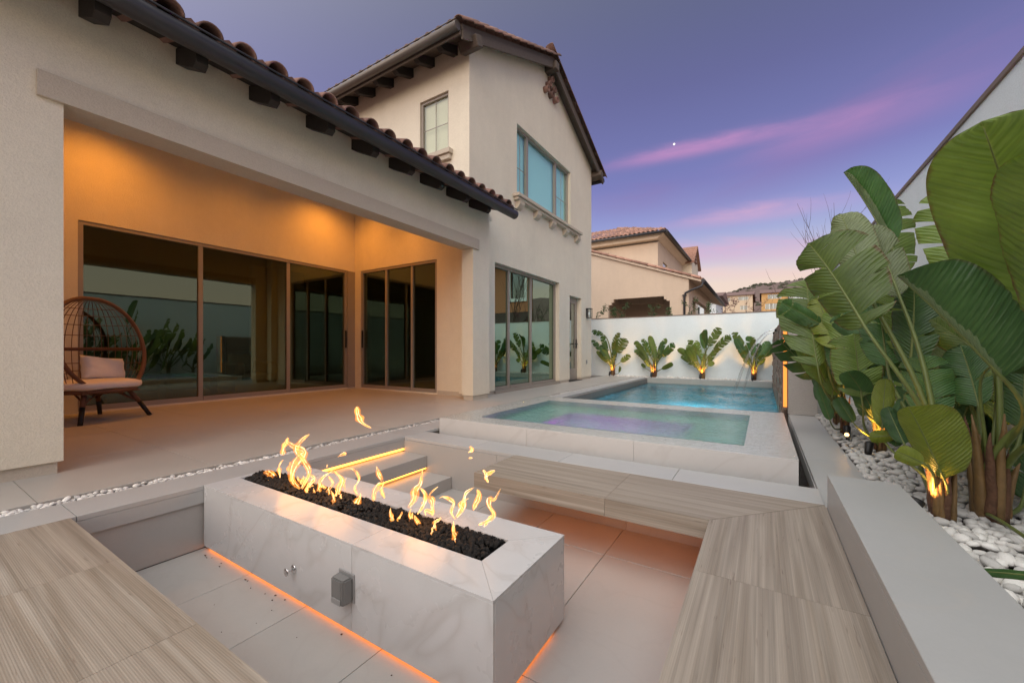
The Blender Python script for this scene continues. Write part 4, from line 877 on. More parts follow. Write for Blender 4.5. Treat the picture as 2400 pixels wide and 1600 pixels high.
def place(me, parent, p, ax, up, name='roof_tile', sc=1.0):
    """tile as child of an object that sits untransformed under the house"""
    ax = Vector(ax).normalized(); y = Vector(up).cross(ax).normalized(); z = ax.cross(y)
    o = bpy.data.objects.new(name, me); COL.objects.link(o); o.parent = parent
    o.matrix_basis = Matrix.Translation(p) @ Matrix((ax, y, z)).transposed().to_4x4() @ Matrix.Scale(sc, 4)
    return o
SL = 0.317
mb = MB(); mb.prism([(-3.93, 3.41), (-12, 3.41+8.07*SL), (-12, 3.45+8.07*SL), (-3.93, 3.45)], 'y', -5, 6.22)
wr = mb.build('wing_roof', M['wood'], house)
r2 = random.Random(8)
for k in range(27):
    y = -0.65+k*0.2655
    if y > 6.2: break
    for c in range(3):
        place(TILE, wr, (-3.80-c*0.36+r2.uniform(-.012, .012), y+r2.uniform(-.006, .006), 3.45+c*0.36*SL+0.012+c*0.012), (-1, 0, SL+0.03), (0, 0, 1), 'roof_tile', 1.04)
mb = MB()
for k in range(27):
    y = -0.65+k*0.2655
    mb.tube([(-4.9, y, 3.45+1.1*SL+0.03), (-11.9, y, 3.45+8.1*SL+0.03)], 0.095, 8)
tag(mb.build('tile_courses', M['tile'], wr), kind='stuff')
mb = MB()
for k in range(26): mb.tube([(-3.82, -0.517+k*0.2655, 3.43), (-11.9, -0.517+k*0.2655, 3.43+8.08*SL)], 0.07, 6)
tag(mb.build('pan_tiles', M['tile'], wr), kind='stuff')
g_ = MB().tube([(-3.855, -5, 3.372), (-3.855, 6.275, 3.372)], 0.08, 16).build('gutter', M['gutter'], wr)
MB().tube([(-3.795, -5, 3.448), (-3.795, 6.277, 3.448)], 0.010, 8).build('gutter_lip', M['gutter'], wr)
MB().box(-3.935, -5, 3.345, -3.915, 6.25, 3.409).build('fascia', M['wood'], wr)
for k in range(12):
    y = -0.30+k*0.59
    if y > 6.1: break
    MB().prism([(XW+.001, 3.40), (-4.0, 3.235), (-3.945, 3.27), (-3.945, 3.405), (XW+.001, 3.535)], 'y', y-0.043, y+0.043).build('rafter_tail', M['wood'], wr)
# block roof: two slopes
s45 = 0.4515; yr, zr = 9.093, 8.10
mb = MB()
mb.prism([(5.46, zr-(yr-5.46)*s45+.005), (yr, zr+.005), (12.73, zr-(12.73-yr)*s45+.005), (12.73, zr-(12.73-yr)*s45+.10), (yr, zr+.10), (5.46, zr-(yr-5.46)*s45+.10)], 'x', -15.5, -4.43)
br = mb.build('block_roof', M['wood2'], house)
for sgn in (-1, 1):
    for k in range(13):
        dy = 3.72-k*0.315
        if dy < 0.2: break
        y = yr+sgn*dy; z = zr-abs(dy)*s45+0.125
        place(TILE, br, (-4.44, y, z-0.02), (0, -sgn, s45+0.09), (0, 0, 1), 'rake_tile', 1.3)
MBr = MB()
for sgn in (-1, 1):
    y0, y1 = yr+sgn*0.10, yr+sgn*3.62
    MBr.prism([(y0, zr-0.10*s45-0.16), (y0, zr-0.10*s45+0.0), (y1, zr-3.62*s45+0.0), (y1, zr-3.62*s45-0.16)], 'x', -4.46, -4.415)
MBr.build('rake_board', M['wood2'], br)
for y, z in ((yr-3.25, zr-3.25*s45-0.16), (yr, zr-0.13), (yr+3.25, zr-3.25*s45-0.16)):
    o = MB().box(XBL-0.1, -0.095, -0.10, -4.33, 0.095, 0.10, 0.015).build('outlooker', M['wood2'], br); o.location = (0, y, z)
    if y != yr: o.rotation_euler = (R(24 if y < yr else -24), 0, 0)
for k in range(40):
    x = -4.62-k*0.2655
    place(TILE, br, (x, 5.38, zr-(yr-5.38)*s45+0.13), (0, 1, s45+0.03), (0, 0, 1), 'roof_tile', 1.04); place(TILE, br, (x, 5.74, zr-(yr-5.74)*s45+0.145), (0, 1, s45+0.03), (0, 0, 1), 'roof_tile', 1.04)
mb = MB()
for k in range(40):
    for sgn in (-1, 1): mb.tube([(-4.62-k*0.2655, yr+sgn*3.2, zr-3.2*s45+0.14), (-4.62-k*0.2655, yr+sgn*.1, zr+0.10)], 0.09, 8)
mb.tube([(-4.5, yr, zr+0.14), (-15.4, yr, zr+0.14)], 0.11, 10)
tag(mb.build('tile_courses', M['tile'], br), kind='stuff')
MB().tube([(-15, 5.36, 6.475), (-4.44, 5.36, 6.475)], 0.078, 16).build('gutter', M['gutter2'], br); MB().tube([(-15, 5.30, 6.55), (-4.44, 5.30, 6.55)], 0.010, 8).build('gutter_lip', M['gutter2'], br)
MB().box(-15, 5.42, 6.36, -4.44, 5.445, 6.53).build('fascia', M['wood2'], br)
MB().tube([(-12, 12.82, 6.475), (-4.44, 12.82, 6.475)], 0.078, 12).build('gutter', M['gutter'], br)
for k in range(17):
    x = -4.98-k*0.585
    MB().prism([(5.9465, 6.50), (5.55, 6.35), (5.47, 6.39), (5.47, 6.47), (5.9465, 6.68)], 'x', x-0.055, x+0.055).build('rafter_tail', M['wood'], br)

# ------------------------------------------------------------------ things inside and on the patio
def pouf(x, y, lab):
    e = empty('pouf', (x, y, 0.02), lab, 'pouf', 'poufs inside the glass')
    MB().lathe([(0.10, 0), (0.27, 0.01), (0.305, 0.06), (0.31, 0.15), (0.295, 0.205), (0.29, 0.21)], (x, y, 0.02), 28).build('base', M['olive'], e)
    MB().lathe([(0.29, 0.212), (0.30, 0.22), (0.315, 0.29), (0.305, 0.36), (0.26, 0.395), (0.10, 0.405)], (x, y, 0.02), 28).build('top', M['olive'], e)
pouf(-8.66, 2.28, 'round olive pouf inside the glass, the one nearer the wicker chair'); pouf(-8.66, 3.02, 'round olive pouf inside the glass, the one behind the first door post')
def armchair():
    e = empty('armchair', (-9.0, 4.15, 0.02), 'boxy olive armchair seen through the loggia glass', 'armchair'); x, y = -9.0, 4.15
    MB().box(x-.4, y-.4, .05, x+.4, y+.4, .40, .03).build('seat', M['olive'], e); MB().box(x-.4, y-.4, .402, x+.4, y-.22, .66, .04).build('arm', M['olive'], e); MB().box(x-.4, y+.22, .402, x+.4, y+.4, .66, .04).build('arm', M['olive'], e)
    MB().box(x-.42, y-.218, .402, x-.22, y+.218, .82, .04).build('backrest', M['olive'], e)
    MB().box(x-.35, y-.35, .0, x-.3, y-.3, .05).box(x+.3, y-.35, .0, x+.35, y-.3, .05).box(x-.35, y+.3, .0, x-.3, y+.35, .05).box(x+.3, y+.3, .0, x+.35, y+.35, .05).build('feet', M['dark'], e)
armchair()
def egg_chair():
    loc = Vector((-7.38, 1.53, 0)); yaw = R(24)
    e = empty('egg_chair', loc, 'wicker egg chair with cream cushions in the loggia', 'chair'); e.rotation_euler = (0, 0, yaw)
    def add(mb, name, mat, par=None):
        o = link(name, mb.mesh(name), mat); o.parent = par or e; return o
    zc, hh, a = 0.90, 0.665, 0.53
    def rad(z): q = 1-((z-zc)/(hh if z > zc else 0.72))**2; return a*math.sqrt(max(0, q))**0.9
    def plane(z): return 0.36-(z-0.36)*0.30
    def ok(p): return p[0] < plane(p[2])+1e-6
    def runs(pts):
        cur = []; out = []
        for p in pts:
            if ok(p): cur.append(p)
            else:
                if len(cur) > 2: out.append(cur)
                cur = []
        if len(cur) > 2: out.append(cur)
        return out
    zt = zc+hh
    ribs = MB()
    for k in range(46):
        ph = 2*math.pi*k/46
        pts = [(rad(z)*math.cos(ph), rad(z)*math.sin(ph), z) for z in [0.37+(zt-0.375)*i/26 for i in range(27)]]
        for r_ in runs(pts): ribs.tube(r_, 0.0042, 5)
    add(ribs, 'ribs', M['wicker'])
    hoops = MB()
    for z, t in ((0.62, .0045), (0.72, .0045), (0.92, .014), (0.90, .011), (1.10, .0045), (1.24, .0045), (1.36, .0045), (1.45, .0045)):
        r = rad(z); xm = min(max(plane(z)/r, -1), 1); a0 = math.acos(xm)
        hoops.tube([(r*math.cos(q), r*math.sin(q), z) for q in [a0+(2*math.pi-2*a0)*i/40 for i in range(41)]], t, 6)
    add(hoops, 'hoops', M['wicker'])
    rim = []
    zs = [0.37+(zt-0.005-0.37)*(0.5-0.5*math.cos(math.pi*i/28)) for i in range(29)]
    for sg in (1, -1):
        q = []
        for z in zs:
            x = plane(z); yy = max(0, rad(z)**2-x*x); q.append((x, sg*math.sqrt(yy), z))
        rim += q if sg == 1 else q[::-1]
    add(MB().tube(rim, 0.024, 8, 1.0, False, True), 'rim', M['wicker'])
    add(MB().tube([(rad(0.40)*math.cos(2*math.pi*i/40)*1.02+0.03, rad(0.40)*1.02*math.sin(2*math.pi*i/40), 0.385) for i in range(40)], 0.026, 8, 1, False, True), 'seat_ring', M['wicker'])
    add(MB().box(-.32, -.33, .355, .34, .33, .375), 'seat_deck', M['wicker'])
    cu = MB(); bmesh.ops.create_uvsphere(cu.bm, u_segments=40, v_segments=20, radius=1.0)
    for v in cu.bm.verts:
        x, y, z = v.co; p = 2.6; n_ = (abs(x)**p+abs(y)**p)**(1/p) or 1e-6; h_ = math.hypot(x, y) or 1e-6
        v.co = Vector((x*0.43*(h_/n_)*1.0+0.02, y*0.45*(h_/n_), 0.455+0.075*math.copysign(abs(z)**0.55, z)+0.012*noise.noise(Vector((x*3, y*3, z)))))
    for f in cu.bm.faces: f.smooth = True
    add(cu, 'seat_cushion', M['linen'])
    legs = MB
    for (x, y) in ((0.30, -0.30), (0.30, 0.32), (-0.30, -0.30), (-0.30, 0.30)):
        o = add(MB().tube([(x*0.8, y*0.8, 0.37), (x*1.05, y*1.05, 0.2)], [0.028, 0.026], 10), 'leg', M['wicker'])
        add(MB().tube([(x*1.05, y*1.05, 0.2), (x*1.3, y*1.3, 0.0)], [0.027, 0.024], 10), 'foot', M['dark'], o)
        for dx, dy in ((0.16, 0), (0, 0.16)): add(MB().tube([(x*1.0, y*1.0, 0.22), (x*0.85+(-dx if x > 0 else dx)*.3, y*0.85+(-dy if y > 0 else dy)*.3, 0.28), (x*0.8+(-dx if x > 0 else dx), y*0.8+(-dy if y > 0 else dy), 0.365)], 0.011, 6), 'brace', M['wicker'], o)
    # pillow: own thing, resting on the seat
    pl = MB(); n = 14; g1, g2 = [], []
    for i in range(n+1):
        ra, rb = [], []
        for j in range(n+1):
            u, v = i/n*2-1, j/n*2-1; th = 0.085*((1-u**4)*(1-v**4))**0.45
            ex = 1+0.06*abs(u*v)-0.05*(1-abs(u))*abs(v); w_ = 0.012*noise.noise(Vector((u*3, v*3, 1)))
            ra.append(pl.bm.verts.new((th+w_, u*0.25*ex, v*0.15*ex))); rb.append(pl.bm.verts.new((-th+w_, u*0.25*ex, v*0.15*ex)) if 0 < i < n and 0 < j < n else ra[-1])
        g1.append(ra); g2.append(rb)
    for i in range(n):
        for j in range(n):
            for g, fl in ((g1, 0), (g2, 1)):
                q = [g[i][j], g[i+1][j], g[i+1][j+1], g[i][j+1]]
                try:
                    f = pl.bm.faces.new(q[::-1] if fl else q); f.smooth = True
                except ValueError: pass
    o = link('pillow', pl.mesh('pillow'), M['linen']); o.location = loc+Matrix.Rotation(yaw, 3, 'Z') @ Vector((-0.04, 0.17, 0.655)); o.rotation_euler = (R(-7), R(-14), yaw+R(4))
    tag(o, 'cream rectangular pillow leaning in the wicker egg chair', 'pillow')
egg_chair()
# ================================================================== PLANTS
def leaf_blade(B_, T_, wl, wr, nsplit, var, seed, parent, root, camv, thick=1.0):
    r2 = random.Random(seed); B0, T0 = Vector(B_), Vector(T_); ax = T0-B0; L = ax.length; a = ax.normalized()
    N = (camv-(B0+T0)/2).normalized()
    N = (N + 0.35*Vector((r2.uniform(-1, 1), r2.uniform(-1, 1), r2.uniform(-.3, .9)))).normalized()
    S = a.cross(N).normalized(); N = S.cross(a).normalized()
    bow = L*r2.uniform(0.03, 0.09); fold = 0.3 if var in 'cf' else r2.uniform(0.12, 0.34)
    big = L > 0.45; nt = 44 if big else 20; ns = 7 if big else 4
    mid = lambda t: B0+a*(L*t)+N*(-bow*math.sin(math.pi*t)*0.6)+Vector((0, 0, -1))*(bow*1.2*max(0, t-0.5)**2*2)
    def prof(t):
        t = min(1, max(0, t))**0.92; return max(0.0, 1-abs(2*t-1)**2.5)**0.48
    bm = bmesh.new(); uvl = bm.loops.layers.uv.new('UVMap')
    for sg, hw in ((-1, wl), (1, wr)):
        nsp = nsplit if hw > 0.25*max(wl, wr) else nsplit//2
        cuts = sorted([0.0, 1.0]+[min(.96, max(.08, (i+r2.uniform(.2, .8))/nsp)) for i in range(nsp)]) if nsp else [0.0, 1.0]
        for a0, b0 in zip(cuts, cuts[1:]):
            if b0-a0 < 0.012: continue
            m_ = max(2, int(round(nt*(b0-a0)))); gap = r2.uniform(0.10, 0.36) if nsp else 0.0; gap = min(gap, 0.075/(b0-a0)); dr = r2.uniform(-.10, .22) if nsp else 0.0; sh = r2.uniform(-.02, .02) if nsp else 0
            cut = r2.uniform(0.86, 1.0) if nsp else 1.0
            tm = (a0+b0)/2; grid = []
            for i in range(m_+1):
                t = a0+(b0-a0)*i/m_; row = []
                for j in range(ns+1):
                    s_ = j/ns; tt = tm+(t-tm)*(1-gap*s_)+sh*s_
                    lag = 0.16*s_*(1-t)*t*3
                    w = hw*prof(t)*s_*cut; fd = 2.25 if (var in 'cf' and sg < 0) else fold
                    p = mid(min(1.02, tt+lag))+S*(sg*w*math.cos(fd*0.9))+N*(w*math.sin(fd)*(0.75 if fd < 1 else 0.45)-w*w/max(hw, 1e-3)*0.42*(1.15 if var != 'f' else 0.2))
                    p += N*(0.022*L*s_*s_*noise.noise(Vector((seed*3.3+sg*5, t*5.5, 0)))*2) + Vector((0, 0, -dr*w))
                    p += N*(0.004 if big else 0)*s_*math.sin(t*95+seed)
                    row.append((bm.verts.new(p), t-0.10*s_, s_))
                grid.append(row)
            for i in range(m_):
                for j in range(ns):
                    q = [grid[i][j], grid[i+1][j], grid[i+1][j+1], grid[i][j+1]]
                    if sg > 0: q = q[::-1]
                    try: f = bm.faces.new([x[0] for x in q])
                    except ValueError: continue
                    f.smooth = True
                    for lp, x in zip(f.loops, q): lp[uvl].uv = (x[1], x[2])
    me = bpy.data.meshes.new('leaf'); bm.to_mesh(me); bm.free()
    o = link('leaf', me, M[{'o': 'lo', 'd': 'ld', 'l': 'll', 'g': 'lg', 'y': 'ly', 'f': 'ld', 'c': 'ld'}[var]], parent)
    # stalk: from the root up into the midrib
    st = MB(); pts = []; rad = []; d0 = (B0-root); n = 14
    c1 = root+Vector((d0.x*0.15, d0.y*0.15, d0.z*0.5 if d0.z > 0 else 0.2)); c2 = B0-a*min(0.5*d0.length, L*0.5)
    r0 = (0.017 if big else 0.010)*thick
    for i in range(n+1):
        t = i/n; p = root*(1-t)**3+c1*3*t*(1-t)**2+c2*3*t*t*(1-t)+B0*t**3; pts.append(p); rad.append(r0*(1-0.5*t))
    for i in range(1, 13):
        t = i/12*0.97; pts.append(mid(t)-N*0.004*(1-t)); rad.append(r0*0.5*(1-t)**0.8+0.0008)
    st.tube(pts, rad, 7); link('leaf_stalk', st.mesh('leaf_stalk'), M['stalk'], None).parent = o
    return o
def trunk(e, base, r, h, seed, n=9, lean=(0, 0)):
    r2 = random.Random(seed)
    t = MB(); t.tube([base, base+Vector((lean[0]*.4, lean[1]*.4, h*0.45)), base+Vector((lean[0], lean[1], h*0.95))], [r*0.72, r*0.66, r*0.32], 10); t.build('trunk', M['bark'], e)
    for k in range(n):
        a = 2*math.pi*k/n+r2.uniform(-.3, .3); q = Vector((math.cos(a), math.sin(a), 0)); hh = h*r2.uniform(0.5, 1.4); sp = r2.uniform(-.1, .55)
        pts = [base+q*r*(0.50+0.22*i/6)+q*(sp*r*(i/6)**2)+Vector((0.12*r*noise.noise(Vector((k, i*.7, seed))), 0.12*r*noise.noise(Vector((k+9, i*.7, seed))), 0))+Vector((lean[0]*i/6, lean[1]*i/6, hh*i/6)) for i in range(7)]
        MB().tube(pts, [r*0.50, r*0.52, r*0.48, r*0.40, r*0.33, r*0.22, r*0.05], 7, 0.6).build('sheath', M['sheath' if r2.random() < 0.5 else 'bark'], e)
PLANTS=[
('A',(1.02,3.14,0.0),[
 ((1.075,2.733,0.937),(0.738,2.346,1.842),0.267,0.284,0,'o'),
 ((1.016,2.402,0.884),(0.809,2.155,1.628),0.2,0.185,0,'o'),
 ((0.936,2.765,0.772),(0.55,2.641,1.277),0.121,0.272,0,'c'),
 ((0.985,2.972,0.826),(1.12,2.703,0.909),0.098,0.088,0,'d'),
 ((1.06,3.373,1.217),(0.939,3.532,1.908),0.191,0.153,5,'l'),
 ((0.981,3.147,0.592),(0.957,3.308,0.949),0.153,0.106,1,'d'),
 ((0.829,2.109,0.138),(0.673,2.188,0.083),0.021,0.018,0,'d'),
 ((1.06,3.373,0.876),(0.882,3.497,1.099),0.115,0.089,0,'o'),
 ((1.196,3.34,0.456),(1.318,3.651,0.951),0.146,0.146,1,'d'),
 ((1.204,3.58,0.442),(1.32,3.889,0.872),0.119,0.119,1,'o'),
 ((1.181,3.271,0.101),(1.35,3.554,0.558),0.106,0.118,1,'d'),
 ((1.152,3.666,0.688),(1.318,4.005,1.187),0.138,0.138,2,'o'),
 ((1.24,4.081,0.217),(1.298,4.308,0.729),0.16,0.169,0,'d'),
 ((1.145,3.866,0.256),(0.953,3.935,0.859),0.165,0.132,0,'d'),
 ((1.165,3.929,0.712),(1.129,4.03,1.452),0.143,0.117,1,'d'),
 ((1.433,4.004,0.422),(1.709,4.516,1.074),0.183,0.148,0,'d'),
 ((1.32,3.911,0.331),(1.661,4.469,0.973),0.154,0.186,1,'d'),
 ((1.244,3.958,0.17),(1.287,4.296,0.89),0.151,0.169,3,'d'),
]),
('B',(0.8,2.99,0.0),[
 ((0.508,3.087,1.03),(0.255,3.342,1.645),0.193,0.322,4,'o'),
 ((0.725,3.399,1.218),(0.625,3.691,1.797),0.127,0.135,1,'g'),
 ((0.555,3.411,1.341),(0.475,3.715,1.916),0.131,0.152,0,'g'),
 ((0.784,2.906,0.241),(0.626,2.807,0.63),0.083,0.191,0,'y'),
 ((0.696,2.851,0.323),(0.59,2.843,0.376),0.053,0.057,0,'y'),
 ((0.814,3.16,0.506),(0.791,3.264,0.9),0.151,0.151,2,'d'),
 ((0.774,3.43,0.794),(0.831,3.583,1.369),0.168,0.157,2,'d'),
 ((0.63,3.34,0.409),(0.674,3.485,0.721),0.07,0.07,0,'y'),
 ((0.668,3.246,0.391),(0.56,3.297,0.359),0.047,0.047,0,'y'),
 ((0.747,3.413,0.608),(0.67,3.247,0.34),0.052,0.062,0,'d'),
 ((0.939,3.532,0.741),(1.135,3.891,1.043),0.11,0.11,1,'o'),
 ((0.847,3.593,0.514),(0.824,3.815,0.959),0.129,0.129,2,'d'),
 ((0.687,3.14,0.363),(0.657,3.357,0.555),0.061,0.061,0,'d'),
 ((0.71,3.625,0.785),(0.71,3.861,1.269),0.163,0.163,2,'d'),
 ((1.097,3.776,0.402),(1.307,4.183,0.853),0.164,0.139,1,'d'),
 ((1.0,3.892,0.861),(1.195,4.365,1.472),0.184,0.156,3,'o'),
 ((1.125,3.938,0.425),(1.394,4.29,1.123),0.176,0.127,1,'d'),
 ((0.82,3.658,0.852),(0.797,3.854,1.479),0.155,0.184,3,'l'),
 ((1.116,4.121,0.375),(1.135,4.481,1.063),0.185,0.13,3,'l'),
 ((1.009,3.826,0.807),(1.095,4.173,1.446),0.163,0.149,3,'o'),
 ((1.037,4.053,0.369),(0.948,4.152,0.941),0.162,0.127,2,'l'),
 ((0.92,3.972,0.346),(0.983,4.262,0.945),0.157,0.138,1,'l'),
]),
('C',(0.865,4.684,0.0),[
 ((0.891,4.446,1.758),(0.613,4.626,2.512),0.146,0.227,0,'f'),
 ((0.918,4.463,1.495),(0.917,4.698,2.237),0.094,0.238,5,'l'),
 ((0.71,4.451,0.485),(0.671,4.544,1.067),0.264,0.227,2,'o'),
 ((0.802,4.508,0.972),(0.541,4.581,1.225),0.126,0.149,2,'d'),
 ((0.839,4.531,0.611),(0.93,4.824,1.129),0.149,0.171,1,'d'),
 ((0.787,4.499,0.395),(0.603,4.384,0.738),0.123,0.108,0,'d'),
 ((0.904,4.69,0.863),(0.794,4.974,1.626),0.155,0.17,1,'o'),
 ((0.668,4.542,0.269),(0.564,4.595,0.48),0.075,0.075,0,'d'),
 ((0.784,4.733,0.594),(0.902,5.16,1.397),0.199,0.199,2,'d'),
 ((0.673,4.781,0.586),(0.637,5.113,1.155),0.18,0.18,2,'d'),
 ((0.674,4.9,0.779),(0.58,5.194,1.64),0.193,0.193,3,'l'),
 ((0.78,5.083,1.148),(0.877,5.498,2.059),0.172,0.172,3,'o'),
 ((0.621,4.985,0.9),(0.48,5.25,1.479),0.172,0.172,3,'y'),
 ((0.794,4.913,0.626),(0.852,5.028,1.255),0.115,0.169,2,'g'),
 ((0.801,4.965,0.26),(0.817,5.222,0.957),0.126,0.159,3,'d'),
 ((1.04,5.25,1.013),(0.953,5.263,1.633),0.171,0.145,3,'l'),
 ((0.875,4.999,0.418),(1.076,5.212,1.114),0.123,0.128,3,'o'),
 ((0.9,5.075,0.385),(0.871,5.185,0.989),0.137,0.175,0,'o'),
 ((1.124,5.022,0.533),(1.441,5.545,1.209),0.156,0.166,1,'g'),
 ((0.817,4.981,0.961),(0.825,5.146,1.621),0.119,0.175,0,'o'),
 ((0.86,4.836,0.733),(1.002,5.095,1.364),0.154,0.152,2,'g'),
 ((0.762,4.723,1.025),(0.825,5.1,1.551),0.183,0.137,2,'d'),
]),
('D',(0.73,5.444,0.0),[
 ((0.465,5.005,0.722),(0.395,5.315,1.721),0.361,0.185,5,'l'),
 ((0.561,5.183,0.769),(0.569,5.424,1.356),0.196,0.196,2,'g'),
 ((0.556,5.297,1.034),(0.555,5.651,1.865),0.138,0.157,3,'y'),
 ((0.506,5.148,1.161),(0.159,5.05,1.408),0.15,0.115,2,'d'),
 ((0.58,5.194,0.182),(0.492,5.257,0.521),0.062,0.079,0,'d'),
 ((0.598,5.206,0.421),(0.724,5.52,0.991),0.16,0.134,1,'o'),
 ((0.556,5.297,0.543),(0.356,5.291,1.174),0.171,0.153,4,'l'),
 ((0.666,5.484,0.717),(0.671,5.841,1.681),0.17,0.17,3,'l'),
 ((0.621,5.596,0.832),(0.477,5.683,1.3),0.176,0.168,0,'d'),
 ((0.707,5.785,0.657),(0.611,6.062,1.358),0.118,0.16,2,'l'),
 ((0.621,5.678,0.693),(0.821,6.121,1.357),0.122,0.157,3,'d'),
 ((0.595,5.471,0.596),(0.801,5.82,1.306),0.135,0.176,2,'d'),
 ((0.665,5.636,0.506),(0.619,5.906,0.996),0.119,0.119,2,'y'),
 ((0.746,5.772,0.803),(0.913,6.123,1.26),0.145,0.128,3,'l'),
]),
('E',(0.75,6.15,0.0),[
 ((0.522,5.748,0.558),(0.138,5.39,1.053),0.193,0.116,4,'d'),
 ((0.58,5.902,0.651),(0.527,6.222,1.59),0.185,0.175,2,'y'),
 ((0.622,5.928,0.601),(0.774,6.377,1.324),0.165,0.175,2,'d'),
 ((0.555,5.768,0.314),(0.559,5.889,0.551),0.079,0.079,0,'d'),
 ((0.666,6.355,0.464),(0.819,6.781,1.193),0.118,0.147,1,'d'),
 ((0.703,6.262,0.835),(0.736,6.511,1.371),0.116,0.13,2,'d'),
 ((0.692,6.146,0.467),(0.525,6.283,1.121),0.124,0.115,0,'d'),
 ((0.668,6.133,0.356),(0.603,6.211,0.842),0.172,0.155,1,'d'),
]),
('P1',(-4.433,13.75,0),[
 ((-4.709,13.712,0.744),(-5.256,13.909,1.307),0.092,0.092,3,'d'),
 ((-4.636,13.777,0.836),(-4.789,13.625,1.446),0.084,0.084,3,'d'),
 ((-4.762,13.684,1.44),(-5.188,13.706,1.597),0.085,0.085,3,'d'),
 ((-4.451,13.76,0.851),(-4.131,13.491,1.517),0.091,0.091,7,'o'),
 ((-4.287,13.703,0.807),(-3.956,13.578,1.31),0.159,0.159,8,'o'),
 ((-4.225,13.749,0.129),(-4.136,13.606,0.347),0.038,0.038,0,'o'),
 ((-4.644,13.769,0.46),(-5.028,13.781,0.878),0.064,0.066,0,'l'),
 ((-4.575,13.682,0.525),(-4.84,13.636,1.058),0.078,0.078,2,'d'),
 ((-4.161,13.747,0.484),(-3.839,13.745,0.751),0.08,0.099,4,'o'),
 ((-4.568,13.698,0.487),(-4.791,13.664,0.925),0.069,0.096,0,'o'),
 ((-4.42,13.809,0.498),(-4.398,13.848,0.986),0.081,0.072,4,'d'),
 ((-4.397,13.713,0.73),(-4.355,13.688,1.215),0.065,0.099,0,'d'),
 ((-4.663,13.81,0.678),(-4.93,13.85,1.096),0.062,0.069,2,'d'),
]),
('P2',(-3.048,13.75,0),[
 ((-3.333,13.707,0.738),(-3.613,13.494,1.223),0.08,0.08,2,'o'),
 ((-3.181,13.846,0.693),(-3.383,13.568,1.272),0.087,0.087,5,'d'),
 ((-2.994,13.755,0.596),(-3.21,13.846,1.429),0.089,0.089,1,'o'),
 ((-2.906,13.668,0.741),(-2.67,13.81,1.309),0.079,0.079,1,'l'),
 ((-2.823,13.86,0.682),(-2.385,13.56,1.118),0.1,0.1,4,'d'),
 ((-2.751,13.64,0.756),(-2.487,13.51,0.911),0.085,0.085,2,'d'),
 ((-3.346,13.82,0.298),(-3.499,13.916,0.446),0.044,0.044,0,'o'),
 ((-3.2,13.802,0.331),(-3.312,13.538,0.582),0.046,0.046,1,'d'),
 ((-2.813,13.745,0.278),(-2.427,13.539,0.482),0.064,0.064,0,'o'),
 ((-3.412,13.848,0.659),(-3.738,13.913,0.937),0.07,0.098,4,'o'),
 ((-2.918,13.719,0.707),(-2.756,13.698,1.198),0.081,0.087,2,'d'),
 ((-3.063,13.866,0.498),(-3.096,13.943,1.128),0.06,0.082,4,'l'),
 ((-3.248,13.725,0.475),(-3.57,13.708,0.865),0.061,0.081,0,'o'),
 ((-2.925,13.773,0.587),(-2.778,13.789,0.98),0.072,0.068,0,'d'),
 ((-3.24,13.723,0.59),(-3.594,13.705,1.171),0.065,0.08,0,'o'),
 ((-3.242,13.826,0.498),(-3.531,13.877,0.882),0.078,0.082,4,'o'),
]),
('P3',(-1.595,13.75,0),[
 ((-1.841,13.675,0.551),(-2.047,13.496,0.927),0.074,0.074,0,'o'),
 ((-1.73,13.861,0.742),(-1.989,13.753,1.234),0.089,0.089,4,'o'),
 ((-1.534,13.798,0.935),(-1.581,13.69,1.46),0.08,0.08,0,'d'),
 ((-1.499,13.848,1.023),(-1.503,13.521,1.553),0.073,0.073,0,'d'),
 ((-1.418,13.705,1.007),(-1.111,13.743,1.609),0.117,0.117,4,'o'),
 ((-1.288,13.703,0.876),(-0.809,13.465,1.35),0.101,0.101,6,'o'),
 ((-1.414,13.664,0.413),(-1.286,13.689,0.559),0.066,0.066,0,'o'),
 ((-1.773,13.771,0.343),(-1.83,13.693,0.492),0.059,0.059,1,'d'),
 ((-1.612,13.782,0.567),(-1.546,13.908,0.817),0.088,0.088,5,'l'),
 ((-1.667,13.826,0.689),(-1.765,13.876,1.216),0.095,0.072,4,'l'),
 ((-1.784,13.698,0.646),(-1.981,13.663,1.013),0.099,0.061,2,'o'),
 ((-1.842,13.698,0.43),(-2.213,13.664,0.729),0.069,0.099,2,'o'),
 ((-1.994,13.807,0.667),(-2.345,13.845,0.933),0.061,0.095,0,'l'),
 ((-1.446,13.715,0.504),(-1.181,13.691,0.989),0.067,0.091,2,'o'),
 ((-1.82,13.81,0.696),(-2.022,13.85,1.031),0.095,0.087,4,'o'),
 ((-1.741,13.764,0.523),(-2.027,13.773,1.081),0.097,0.091,4,'o'),
]),
('P4',(-0.224,13.75,0),[
 ((-0.357,13.822,0.681),(-0.75,13.824,1.488),0.104,0.104,2,'o'),
 ((-0.234,13.662,0.795),(-0.38,13.786,1.352),0.104,0.104,1,'d'),
 ((-0.106,13.762,0.712),(0.139,13.886,1.18),0.096,0.096,1,'d'),
 ((-0.404,13.78,0.682),(-0.485,13.664,0.891),0.077,0.077,0,'d'),
 ((-0.273,13.823,0.724),(-0.176,13.722,0.946),0.062,0.062,0,'d'),
 ((-0.126,13.823,0.455),(0.012,13.872,0.812),0.073,0.094,2,'l'),
 ((0.049,13.746,0.714),(0.345,13.743,1.116),0.07,0.097,0,'d'),
 ((-0.168,13.768,0.609),(-0.085,13.781,1.123),0.061,0.073,4,'d'),
 ((-0.235,13.71,0.747),(-0.248,13.683,1.309),0.066,0.079,2,'o'),
 ((-0.332,13.734,0.48),(-0.493,13.723,0.876),0.093,0.084,4,'o'),
 ((-0.402,13.725,0.661),(-0.701,13.709,1.263),0.082,0.09,0,'d'),
